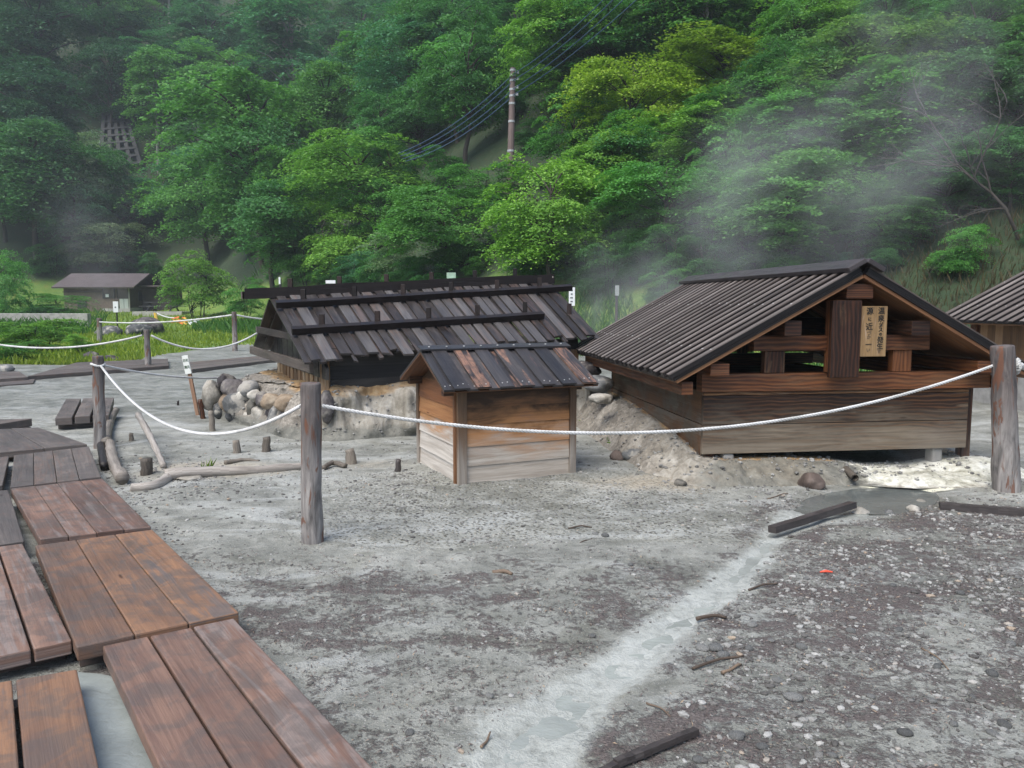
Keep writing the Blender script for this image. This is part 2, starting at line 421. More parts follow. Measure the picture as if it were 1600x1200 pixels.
def smooth_path(pts, per=10):
    out = []; n = len(pts)
    for i in range(n - 1):
        p0, p1, p2, p3 = [V(pts[max(0, min(n - 1, k))]) for k in (i - 1, i, i + 1, i + 2)]
        for j in range(per):
            t = j / per
            out.append(.5 * ((2 * p1) + (p2 - p0) * t + (2 * p0 - 5 * p1 + 4 * p2 - p3) * t * t + (3 * p1 - p0 - 3 * p2 + p3) * t ** 3))
    out.append(V(pts[-1])); return out
def build_water():
    P = smooth_path([(p[0], p[1], 0) for p in POOL] + [(POOL[0][0], POOL[0][1], 0)], 8)[:-1]
    c = sum(P, V((0, 0, 0))) / len(P)
    P = [c + (p - c) * (1.08 + .10 * nz(p.x, p.y, 4, 40)) for p in P]
    water_sheet('hot_spring_pool', P, -.022, M_pool)
    pts = smooth_path([(p[0], p[1], 0) for p in STREAM], 16); m = len(pts) - 1
    L = []; Rr = []
    for i, p in enumerate(pts):
        t = (pts[min(i + 1, m)] - pts[max(i - 1, 0)]).normalized(); s = V((t.y, -t.x, 0)); w = stream_w(i / m) * .72
        L.append(p - s * w * (1 + .5 * nz(p.x, p.y, 7, 41))); Rr.append(p + s * w * (1 + .5 * nz(p.x, p.y, 7, 42)))
    me = bpy.data.meshes.new('stream')
    vs = [(p.x, p.y, -.0225) for p in L + Rr]; n = len(L)
    me.from_pydata(vs, [], [(i, i + n, i + n + 1, i + 1) for i in range(n - 1)]); me.materials.append(M_milky)
    tag(link('stream', me), kind='structure')
    P2 = smooth_path(list(PUDDLE) + [PUDDLE[0]], 6)[:-1]
    water_sheet('puddle', P2, .022, water_mat('pale_puddle_water', (.26, .29, .28), .3, 9, .02))
build_water()

# ------------------------------------------------------------------ boardwalk
M_board = wood('wet_boardwalk_timber', (.060, .040, .034), (.152, .094, .074), (.265, .165, .122), wet=.44, streak=((.23, .195, .18), .7), blotch=.75, contrast=.55, spec=.3, grime=((.085, .078, .074), .55, 7.0), tintk=.28)
M_board_o = wood('orange_boardwalk_timber', (.070, .050, .043), (.170, .100, .068), (.30, .165, .092), wet=.44, streak=((.13, .108, .10), .85), blotch=.8, contrast=.5, spec=.3, grime=((.085, .078, .074), .55, 7.0), tintk=.28)
M_board_g = wood('grey_boardwalk_timber', (.050, .045, .043), (.105, .090, .082), (.18, .155, .138), wet=.5, streak=((.16, .10, .075), .5), blotch=.75, contrast=.5, spec=.3, grime=((.085, .078, .074), .55, 7.0), tintk=.28)
BW_GROUP = 'panels of the plank boardwalk'
def panel(q, n, label, mat, z=.12, th=.062, gap=.007, cross=True, run=0, jitter=0.0, uneq=None):
    """q: pixels of the top far-left, far-right, near-right, near-left corners; n planks running away from the viewer (run=0)"""
    P = [atz(u, v, z) for u, v in q]
    fl, fr, nr, nl = P
    c = sum(P, V((0, 0, 0))) / 4
    root = empty('boardwalk_panel', (c.x, c.y, z - th), 0, label, 'boardwalk panel', BW_GROUP)
    cuts = [i / n for i in range(n + 1)] if not uneq else uneq
    wdt = (fr - fl).length
    def lerp(a, b, t): return a + (b - a) * t
    for i in range(n):
        a, b = cuts[i] + (gap / 2 / wdt if i else 0), cuts[i + 1] - (gap / 2 / wdt if i < n - 1 else 0)
        f0, f1, n0, n1 = lerp(fl, fr, a), lerp(fl, fr, b), lerp(nl, nr, a), lerp(nl, nr, b)
        d = (n0 - f0).normalized(); j = jitter * random.uniform(-1, 1); dz = V((0, 0, random.uniform(-.003, .002)))
        mb = MB(); off = V((c.x, c.y, z - th))
        # a plank is a few slightly uneven segments
        S = 6; prev = None
        tint = (random.random(), random.random(), random.random())
        q4 = [f0 - off + dz, n0 + d * j - off + dz, n1 + d * j - off + dz, f1 - off + dz]
        mb.slab(q4, th, tint)
        mb.obj('plank', mat, root, bevel=.006)
    if cross:
        for t in (.08, .92):
            mb = MB()
            a = lerp(lerp(fl, nl, t), lerp(fr, nr, t), .03); b = lerp(lerp(fl, nl, t), lerp(fr, nr, t), .97)
            off = V((c.x, c.y, z - th))
            a = a - off; b = b - off; a.z = b.z = -.033
            mb.beam(a, b, .07, .062)
            mb.obj('bearer', M_board_g, root)
    return root
panel([(160, 1008), (365, 965), (640, 1260), (285, 1270)], 3, 'boardwalk panel of three reddish purple planks with open gaps, nearest the viewer', M_board, gap=.010, uneq=[0, .335, .665, 1])
panel([(55, 852), (238, 827), (373, 956), (120, 1011)], 3, 'most orange boardwalk panel, three tightly laid planks', M_board_o, z=.135, gap=.003)
panel([(17, 763), (160, 747), (236, 822), (62, 842)], 4, 'brown boardwalk panel lying between the orange panel and the grey bend panel', M_board, z=.14, gap=.002)
panel([(22, 711), (139, 697), (158, 744), (16, 761)], 4, 'greyish brown boardwalk panel behind the brown one, at the bend of the walk', M_board_g, z=.13, gap=.003)
panel([(-70, 672), (60, 668), (136, 694), (-75, 713)], 3, 'grey boardwalk panel furthest along the near walk, cut by the left edge', M_board_g, z=.118, gap=.003)
panel([(-112, 1085), (120, 1045), (158, 1215), (-130, 1280)], 2, 'orange brown boardwalk panel with a dark slot, in the bottom left corner', M_board_o, z=.11, gap=.013, uneq=[0, .56, 1])
panel([(-60, 862), (35, 849), (112, 1000), (-40, 1034)], 2, 'brown boardwalk panel left of the orange panel with a long dark gap', M_board, z=.12, gap=.010, uneq=[0, .58, 1])
panel([(-90, 776), (13, 765), (38, 845), (-75, 862)], 2, 'grey boardwalk panel left of the brown panel, at the left edge', M_board_g, z=.12, gap=.005)
panel([(-70, 722), (14, 713), (4, 758), (-80, 768)], 2, 'narrow dark grey boardwalk panel left of the bend, cut by the left edge', M_board_g, z=.11, gap=.008)
panel([(103, 623), (178, 621), (170, 648), (86, 653)], 3, 'small detached grey boardwalk panel with two dark gaps, behind the far rope post', M_board_g, z=.16, gap=.03, th=.09)
panel([(-60, 656), (12, 655), (50, 654), (-70, 674)], 1, 'low dark plank platform on the mud at the left edge', M_board_g, z=.12, th=.09)
def far_panel(q, label, z=.12, th=.16):
    P = [atz(u, v, z) for u, v in q]; c = sum(P, V((0, 0, 0))) / 4
    root = empty('boardwalk_panel', (c.x, c.y, z - th), 0, label, 'boardwalk panel', 'sections of the far boardwalk')
    off = V((c.x, c.y, z - th))
    for i in range(3):
        a, b = i / 3 + .01, (i + 1) / 3 - .01
        mb = MB(); l = lambda A, B, t: A + (B - A) * t - off
        mb.slab([l(P[0], P[3], a), l(P[1], P[2], a), l(P[1], P[2], b), l(P[0], P[3], b)], th)
        mb.obj('plank', M_board_g, root, bevel=.01)
far_panel([(120, 566), (262, 560), (264, 571), (42, 588)], 'long grey section of the far boardwalk, left of the leaning white sign')
far_panel([(292, 566), (470, 550), (470, 557), (300, 577)], 'grey section of the far boardwalk running in behind the long roofed shed', th=.08)
far_panel([(-40, 582), (30, 580), (44, 589), (-40, 594)], 'grey section of the far boardwalk at the left edge', th=.08)
far_panel([(-50, 596), (55, 592), (52, 598), (-60, 606)], 'low dark step in front of the far boardwalk', z=.06, th=.06)

# ------------------------------------------------------------------ rope posts and ropes
def post_mat():
    t = NT('weathered_post_timber'); oc = t.n('TexCoord').outputs['Object']
    rnd = t.n('ObjectInfo').outputs['Random']
    co = t.n('VectorMath', {0: oc, 1: t.n('CombineXYZ', {'Z': t.math('MULTIPLY', rnd, 31.0)}).outputs[0]}, operation='ADD').outputs[0]
    z = t.n('SeparateXYZ', {'Vector': oc}).outputs[2]
    g = t.noise(t.map(co, (60, 60, 4)), 1.0, 5, .6, .5)
    b = t.noise(t.map(co, (14, 14, 2.6)), 1.0, 5, .6, 1.2)
    c = t.noise(t.map(co, (16, 16, 3.2), (5, 3, 9)), 1.0, 4, .55, 1.0)
    col = t.ramp(b, [(.3, (.10, .095, .092)), (.5, (.24, .225, .215)), (.72, (.38, .36, .34))])
    up = t.mr(t.math('ADD', z, t.math('MULTIPLY', t.math('SUBTRACT', b, .5), .9)), .45, .85)
    col = t.mix(t.math('MULTIPLY', up, .75), col, t.ramp(b, [(.35, (.045, .038, .038)), (.6, (.12, .098, .092))]))
    col = t.mix(t.mr(c, .56, .62, 0, .85), col, t.ramp(g, [(.3, (.085, .040, .028)), (.7, (.24, .105, .058))]))
    col = t.mix(t.mr(g, .35, .7, 0, .6), col, t.mix(1.0, col, (.5, .48, .47), 'MULTIPLY'))
    t.bsdf(col, .65, t.bump(t.math('ADD', g, t.math('MULTIPLY', c, 1.2)), .7, .008), .3)
    return t.m
M_post = post_mat()
def rope_post(base, top, r0, r1, label, seed=0.0):
    base, top = V(base), V(top); d = top - base
    root = empty('rope_post', base, 0, label, 'rope post', 'wooden rope posts')
    mb = MB(); n = 22
    pts = [V((0, 0, -.12)) + (d + V((0, 0, .12))) * (i / n) + V((.006 * nz(i, 0, .31, seed), .006 * nz(i, 0, .27, seed + 5), 0)) for i in range(n + 1)]
    rad = [r0 + (r1 - r0) * i / n for i in range(n + 1)]; rad[-1] *= .93
    pts.insert(-1, pts[-1] - d.normalized() * .012); rad.insert(-1, r1 * 1.0)
    mb.tube(pts, rad, 18, True, None, 0, .10, seed)
    o = mb.obj('post_shaft', M_post, root, smooth=True)
    for p in o.data.polygons:
        if len(p.vertices) > 4: p.use_smooth = False
    return root
def T(u, v, y): return aty(u, v, y)
pL = atz(488, 846); pR = atz(1575, 764); pF = atz(156, 699)
rope_post(pL, T(485, 598, pL.y), .068, .063, 'rope post in the middle foreground, purple brown top and pale peeled base', 1)
rope_post(pR, T(1566, 540, pR.y), .104, .084, 'thick grey rope post in front of the right shed', 2)
rope_post(pF, T(153, 556, pF.y), .060, .055, 'brown rope post beside the detached boardwalk panel', 3)
def gp(u, y):   # a point on the ground at pixel column u and distance y
    x = (u - 800) / F * y; return V((x, y, ground_z(x, y)))
lawn_posts = []
for (u, v0, v1, r, lab) in [(230, 579, 515, .085, 'rope post in front of the far boardwalk'), (156, 534, 497, .12, 'short rope post on the lawn below the hut'),
                            (367, 537, 487, .10, 'rope post at the edge of the yellowish lawn, left of the long shed'), (-30, 560, 510, .09, 'far rope post holding the left end of the rope before the weeds')]:
    Y = {230: 17.8, 156: 29.0, 367: 24.0, -30: 19.0}[u]
    b = gp(u, Y); t = aty(u - 1, v1, Y)
    if t.z < b.z + .5: t.z = b.z + .8
    lawn_posts.append((b, t))
    if u < 0: b = gp(-62, 19.0); t = b + V((.01, 0, .85))
    rope_post(b, t, r * .8, r * .74, lab, u * .37)

def rope_mat():
    t = NT('white_rope'); oc = t.n('TexCoord').outputs['Object']
    n = t.noise(oc, 60, 3); n2 = t.noise(oc, 4, 4)
    col = t.mix(t.mr(n2, .4, .7), (.58, .585, .58), (.42, .425, .41))
    t.bsdf(col, .7, t.bump(n, .4, .002), .3); return t.m
M_rope = rope_mat()
def sag_pts(a, b, sag, n):
    a, b = V(a), V(b)
    return [a + (b - a) * (i / n) - V((0, 0, 4 * sag * (i / n) * (1 - i / n))) for i in range(n + 1)]
def twisted(mb, pts, r, pitch):
    L = 0; frames = []
    fine = []
    for i in range(len(pts) - 1):
        k = max(1, int((pts[i + 1] - pts[i]).length / (pitch / 9)))
        for j in range(k): fine.append(pts[i] + (pts[i + 1] - pts[i]) * (j / k))
    fine.append(pts[-1])
    for s in range(3):
        q = []; L = 0
        for i, p in enumerate(fine):
            if i: L += (p - fine[i - 1]).length
            t = (fine[min(i + 1, len(fine) - 1)] - fine[max(0, i - 1)]).normalized()
            x = t.cross(V((0, 0, 1))).normalized(); y = t.cross(x)
            a = 2 * math.pi * (L / pitch + s / 3)
            q.append(p + x * math.cos(a) * r * .60 + y * math.sin(a) * r * .60)
        mb.tube(q, r * .50, 6)
def rope(path, r, label, twist=0.0, group='white ropes strung between posts', knots=()):
    mb = MB(); o0 = V(path[0]); P = [V(p) - o0 for p in path]
    if twist: twisted(mb, P, r, twist)
    else: mb.tube(P, r, 7)
    root = mb.obj('rope', M_rope, None, o0, smooth=True)
    tag(root, label, 'rope', group)
    for k in knots:
        kb = MB()
        c, rad, ax = V(k[0]) - o0, k[1], k[2]
        ring = [c + V((math.cos(a) * rad, math.sin(a) * rad, .012 * math.sin(a * 2))) for a in [2 * math.pi * i / 20 for i in range(21)]]
        twisted(kb, ring, r, max(.05, twist)); 
        kb.obj('rope_loop', M_rope, root, smooth=True)
    return root
yL, yR, yF = pL.y, pR.y, pF.y
aL, aR = T(503, 634, yL), T(1553, 571, yR)
rope(sag_pts(aL, aR, .335, 60), .0118, 'long twisted white rope sagging across the two nearer sheds', .080)
fL0 = T(150, 569, yF); fL = T(158, 572, yF - .06)
lo = V(fL); hi = T(470, 634, yL - .01)
rope(sag_pts(lo, hi, .40, 50), .0118, 'white rope hanging in a deep curve left of the middle foreground post', .058, knots=((T(153, 570, yF), .062, 0),))
pe = T(345, 590, 10.4)
rope(sag_pts(T(158, 570, yF + .05), pe, .05, 24), .013, 'white rope running from the brown post to the boulder wall')
# rope wound over the far side of the right post
rope([T(1586, 566, yR + .02), T(1590, 563, yR - .03), T(1592, 575, yR - .05), T(1588, 582, yR), T(1594, 570, yR + .05), T(1600, 574, yR + .1), T(1640, 585, yR + .3), T(1700, 600, yR + .5)], .022, 'bundled white rope end tied on the right side of the thick post', .05)
b0 = lawn_posts[0][1] - V((0, 0, .12)); b1 = lawn_posts[1][1] - V((0, 0, .25)); b2 = lawn_posts[2][1] - V((0, 0, .2)); b3 = lawn_posts[3][1] - V((0, 0, .1))
rope(sag_pts(gp(-61, 19.0) + V((0, -.06, .68)), aty(222, 524, 17.8), .28, 30), .022, 'white rope sagging in front of the weeds at the left edge')
rope(sag_pts(aty(236, 524, 17.8), aty(402, 520, 19.5), .36, 30), .022, 'white rope sagging between the far boardwalk post and the long shed')
rope(sag_pts(aty(153, 503, 29), aty(364, 492, 24), .12, 30), .026, 'white rope above the lawn between two far posts')
rope(sag_pts(aty(369, 492, 24), aty(470, 496, 26), .1, 16), .026, 'white rope running from the lawn edge post in behind the long shed')
rope(sag_pts(aty(245, 489, 36), aty(272, 497, 26.4), .05, 10), .026, 'short white rope slanting down to the caution streamers on the lawn')

# ------------------------------------------------------------------ large gabled shed on the right
M_bigwall = wood('dark_red_shed_timber', (.024, .011, .006), (.125, .058, .024), (.31, .165, .075), wet=.5, figure=.32, streak=((.26, .20, .14), .5), bleach=(-.02, .46, (.27, .23, .175), .8), contrast=1.2)
M_bigside = wood('brown_shed_side_timber', grime=((.10, .095, .075), .6, 4.0), dark=(.035, .019, .011), mid=(.135, .070, .034), light=(.28, .165, .09), wet=.55, streak=((.20, .185, .155), .5), blotch=.9, contrast=.6)
M_bigframe = wood('dark_frame_timber', (.016, .007, .004), (.078, .029, .013), (.23, .09, .034), wet=.55, figure=.25, streak=((.18, .11, .06), .3), contrast=.8)
M_sark = wood('orange_sarking_timber', (.10, .045, .022), (.23, .11, .05), (.36, .19, .09), wet=.6)
M_roofdark = wood('black_roof_timber', (.006, .005, .005), (.012, .010, .010), (.028, .023, .022), wet=.45, spec=.3)
M_batten = wood('grey_brown_sky_lit_batten', (.10, .083, .075), (.165, .142, .13), (.25, .222, .205), wet=.55, streak=((.05, .042, .04), .5), spec=.25)
M_nail = plain('nail_heads', (.62, .62, .60), .4)
M_concrete = plain('stained_concrete', (.36, .35, .33), .8, .35, 5, .02)

def gable_roof(root, apex, eave_dx, eave_dz, y0, y1, nb, bw, bh, cap_w, cap_mat, thick=.028, top=.022):
    ax, az = apex
    for sgn in (-1, 1):
        mb = MB()
        e = V((ax + sgn * eave_dx, 0, az - eave_dz)); a = V((ax, 0, az))
        d = (e - a).normalized(); n = V((-d.z * sgn, 0, d.x * sgn)); 
        if n.z < 0: n = -n
        def pt(p, y, k): return V((p.x, y, p.z)) + n * k
        # orange sarking under, dark boards over
        ns = 8
        for i in range(ns):
            y_a, y_b = y0 + (y1 - y0) * i / ns, y0 + (y1 - y0) * (i + 1) / ns - .003
            mb.slab([pt(a, y_a, thick), pt(e, y_a, thick), pt(e, y_b, thick), pt(a, y_b, thick)], thick, None, 0)
        e2 = e + d * .018
        for i in range(nb):
            y_a, y_b = y0 - .012 + (y1 - y0 + .024) * i / nb, y0 - .012 + (y1 - y0 + .024) * (i + 1) / nb - .004
            mb.slab([pt(a, y_a, thick + .002 + top), pt(e2, y_a, thick + .002 + top), pt(e2, y_b, thick + .002 + top), pt(a, y_b, thick + .002 + top)], top, None, 1)
        for i in range(nb + 1):
            yc = y0 - .008 + (y1 - y0 + .016 - bw) * i / nb; k = thick + top + .004 + bh; e3 = e2 + d * random.uniform(.0, .02)
            mb.slab([pt(a, yc, k - .011), pt(e3, yc, k - .011), pt(e3, yc + bw, k - .011), pt(a, yc + bw, k - .011)], bh - .011, None, 1)  # dark wet batten body, the shade of its sides put into the colour
            mb.slab([pt(a, yc - .002, k), pt(e3, yc - .002, k), pt(e3, yc + bw + .002, k), pt(a, yc + bw + .002, k)], .010, None, 2)  # pale cap, sky light on the batten tops put into the colour
            for f in (.36, .78):
                q = a + (e - a) * (f + random.uniform(-.012, .012)); c = pt(q, yc + bw * .5, k + .002)
                if random.random() < .75: mb.box(c - V((.006, .006, .004)), c + V((.006, .006, .003)), None, 'x', 3)
        mb.obj('roof', [M_sark, M_roofdark, M_batten, M_nail], root)
    mb = MB()
    k = thick + top + bh + .006
    slope = eave_dz / eave_dx; L = math.hypot(1, slope)
    for sgn in (-1, 1):
        d = V((sgn / L, 0, -slope / L)); n = V((sgn * slope / L, 0, 1 / L)); a = V((ax, 0, az)) + V((0, 0, k * L))
        b = a + d * cap_w
        mb.slab([V((a.x, y0 - .05, a.z)) + n * .045, V((a.x, y1 + .1, a.z)) + n * .045, V((b.x, y1 + .1, b.z)) + n * .045, V((b.x, y0 - .05, b.z)) + n * .045], .042, None, 0)
    mb.obj('ridge_cap', [cap_mat], root, bevel=.006)
M_cap = wood('ridge_cap_timber', (.030, .026, .028), (.062, .054, .056), (.115, .10, .102), wet=.4, spec=.4)

def big_shed():
    o = atz(1097, 710, .2)
    root = empty('gabled_spring_shed', o, R(7.5), 'large low shed of dark reddish timber with battened roof and open gable', 'shed')
    W, L = 2.5, 3.05
    mb = MB()
    for z0, z1 in ((0, .252), (.258, .508), (.513, .541)):
        mb.box((.0, -.002, z0), (W, .045, z1), None, 'x')
    mb.obj('wall', M_bigwall, root, bevel=.004)
    mb = MB()
    for z0, z1 in ((-.02, .252), (.258, .545)): mb.box((.002, .052, z0), (.048, L, z1), None, 'y')
    mb.obj('wall', M_bigside, root, bevel=.004)
    mb = MB()
    for z0, z1 in ((0, .255), (.26, .54)): mb.box((W - .045, .052, z0), (W, L, z1), None, 'y')
    mb.obj('wall', M_bigwall, root)
    mb = MB()   # back wall with gable infill and two slots left open
    for z0, z1 in ((0, .255), (.26, .68)): mb.box((.0, L + .002, z0), (W, L + .045, z1), None, 'x')
    x = .02
    while x < 2.48:
        w = .165; xc = x + w / 2; zt = 1.525 - (abs(xc - 1.27) + w / 2) * .544
        open_ = 1.8 < xc < 2.1
        zb = .69 if not open_ else (.80 if xc < 1.72 else .775)
        if zt > zb + .03: mb.box((x, L + .002, zb), (x + w - .004, L + .03, zt), None, 'z')
        x += w
    for x in (1.02, 1.62): mb.box((x, L - .05, .68), (x + .12, L + .0, .95), None, 'z')
    mb.obj('wall', M_bigframe, root)
    for x, y, zb in ((.05, .06, -.2), (W - .002, .05, -.16), (.05, L - .1, 0), (W - .1, L - .1, -.2)):
        m2 = MB(); m2.box((x, y, zb), (x + .085, y + .085, .545), None, 'z'); m2.obj('corner_post', M_bigframe, root, bevel=.004)
    m2 = MB(); m2.box((-.03, -.03, .546), (2.68, .10, .700), None, 'x'); m2.obj('plate_beam', M_bigframe, root, bevel=.006)
    m2 = MB(); m2.box((-.03, L - .06, .546), (2.62, L + .0, .679), None, 'x'); m2.obj('plate_beam', M_bigframe, root)
    for x0, x1, z0, z1 in ((-.03, .135, .702, .805), (2.40, 2.565, .702, .805), (.61, .76, 1.03, 1.160), (1.76, 1.93, 1.03, 1.155), (1.15, 1.39, 1.345, 1.47), (-.27, -.17, .545, .655), (2.71, 2.81, .545, .655)):
        y0 = -.22 if x0 > -.1 and x0 < 2.6 else -.2
        m2 = MB(); m2.box((x0, y0, z0), (x1, L + .35, z1), None, 'y'); m2.obj('purlin', M_bigframe, root, bevel=.006)
    m2 = MB(); m2.box((.42, -.045, .897), (2.06, .05, 1.028), None, 'x'); m2.obj('collar_beam', M_bigframe, root, bevel=.006)
    m2 = MB(); m2.box((.42, L - .15, .897), (2.06, L - .06, 1.028), None, 'x'); m2.obj('collar_beam', M_bigframe, root)
    for x0, x1 in ((.535, .72), (1.73, 1.91)):
        m2 = MB(); m2.box((x0, -.02, .702), (x1, .06, .895), None, 'z'); m2.obj('strut', M_bigframe, root, bevel=.006)
    m2 = MB(); m2.box((1.035, -.21, .675), (1.30, -.16, 1.33), (.12, .1, 0), 'z'); m2.obj('king_post', M_bigframe, root, bevel=.006)
    m2 = MB(); m2.box((1.09, -.158, .71), (1.24, .0, 1.335), None, 'z'); m2.obj('king_post', M_bigframe, root)
    # rafters close under the roof edge give the gable its dark depth
    for y in (1.2, 2.9):
        for s in (-1, 1):
            m2 = MB(); m2.beam((1.27, y, 1.46), (1.27 + s * 1.48, y, 1.46 - 1.48 * .545), .06, .075)
            m2.obj('rafter', M_bigframe, root)
    gable_roof(root, (1.27, 1.52), 1.60, .87, -.26, 3.72, 23, .060, .050, .17, M_cap)
    # added floor boards, near black to put the interior's shade into their colour
    m2 = MB()
    for i in range(14): m2.box((.06, .2 + i * .2, .50), (W - .06, .395 + i * .2, .53), None, 'x')
    m2.obj('shade_floor', M_roofdark, root)
    for x, y in ((.20, .01), (2.20, .03), (1.0, .5)):
        m2 = MB(); m2.box((x, y, -.24), (x + .1, y + .12, -.003), None, 'z'); m2.obj('footing', M_concrete, root, bevel=.02)
    # warning board hanging in the gable
    sg = empty('warning_board', o + Matrix.Rotation(R(7.5), 3, 'Z') @ V((1.425, -.185, .852)), R(7.5), 'pale wooden board with brushed black Japanese writing hanging in the open gable', 'sign')
    m2 = MB(); m2.box((-.118, -.012, 0), (.118, .012, .43), (.55, .3, .5), 'z')
    m2.obj('board', wood('pale_sign_timber', (.13, .075, .035), (.29, .185, .085), (.47, .34, .19), wet=.6, streak=((.48, .37, .30), .5), contrast=.7), sg, bevel=.003)
    ink = plain('faded_black_ink', (.018, .016, .014), .7)
    faint = plain('washed_out_ink', (.15, .105, .065), .7)
    chars = []
    for i, (c, z, s) in enumerate(zip('温泉ガスの発生', (.387, .322, .268, .228, .190, .140, .085), (.062, .062, .046, .044, .030, .058, .058))): chars.append((c, .060, z, s))
    for c, z, s in zip('源に近', (.384, .318, .252), (.066, .034, .066)): chars.append((c, -.045, z, s))
    chars.append(('一', -.045, .10, .058))
    text_plate('lettering', chars, ink, sg, -.0135)
    text_plate('lettering', [('づ', -.045, .20, .042), ('か', -.045, .165, .036), ('い', -.045, .055, .036), ('す', .055, .042, .034)], faint, sg, -.0135)

def text_plate(name, chars, mat, parent, y, depth=.0015):
    """vertical lettering: single characters (char, x, z, size), facing local -y"""
    bm = bmesh.new(); dg = None
    for c, x, z, s in chars:
        cu = bpy.data.curves.new('t', 'FONT'); cu.body = c; cu.size = s; cu.align_x = 'CENTER'; cu.align_y = 'CENTER'; cu.extrude = depth; cu.offset = .0008
        ob = bpy.data.objects.new('t', cu); COL.objects.link(ob); bpy.context.view_layer.update()
        me = bpy.data.meshes.new_from_object(ob.evaluated_get(bpy.context.evaluated_depsgraph_get()))
        me.transform(Matrix.Translation((x, y, z)) @ Matrix.Rotation(math.pi / 2, 4, 'X') @ Matrix.Rotation(R(random.uniform(-4, 4)), 4, 'Z'))
        bm.from_mesh(me); bpy.data.meshes.remove(me); bpy.data.objects.remove(ob); bpy.data.curves.remove(cu)
    me = bpy.data.meshes.new(name); bm.to_mesh(me); bm.free(); me.materials.append(mat)
    return link(name, me, parent)
big_shed()

# ------------------------------------------------------------------ small clapboard box shed in the middle
M_clap = wood('orange_clapboard', (.018, .008, .005), (.165, .062, .021), (.44, .21, .08), wet=.6, blotch=1.15, bleach=(.12, .52, (.50, .46, .40), .92), soot=(.44, .72, (.010, .006, .004), .92), contrast=.6)
M_clapl = wood('orange_side_clapboard', (.09, .035, .016), (.27, .11, .042), (.43, .22, .09), wet=.6, blotch=.8, bleach=(.30, .52, (.60, .565, .51), .95), soot=(.62, .95, (.012, .007, .005), .9), contrast=.6)
M_cpost = wood('corner_post_timber', (.10, .06, .035), (.22, .13, .07), (.34, .22, .13), wet=.6, bleach=(.05, .5, (.36, .33, .29), .75), contrast=.6)
M_midroof = wood('black_board_roof', (.022, .021, .023), (.044, .042, .045), (.085, .080, .082), wet=.42, spec=.35, contrast=.8)
M_midroofs = wood('scuffed_board_roof', (.022, .021, .023), (.046, .043, .045), (.095, .088, .088), wet=.45, streak=((.30, .165, .11), .75), grime=((.040, .037, .038), .6, 14.0), spec=.35, contrast=.8)
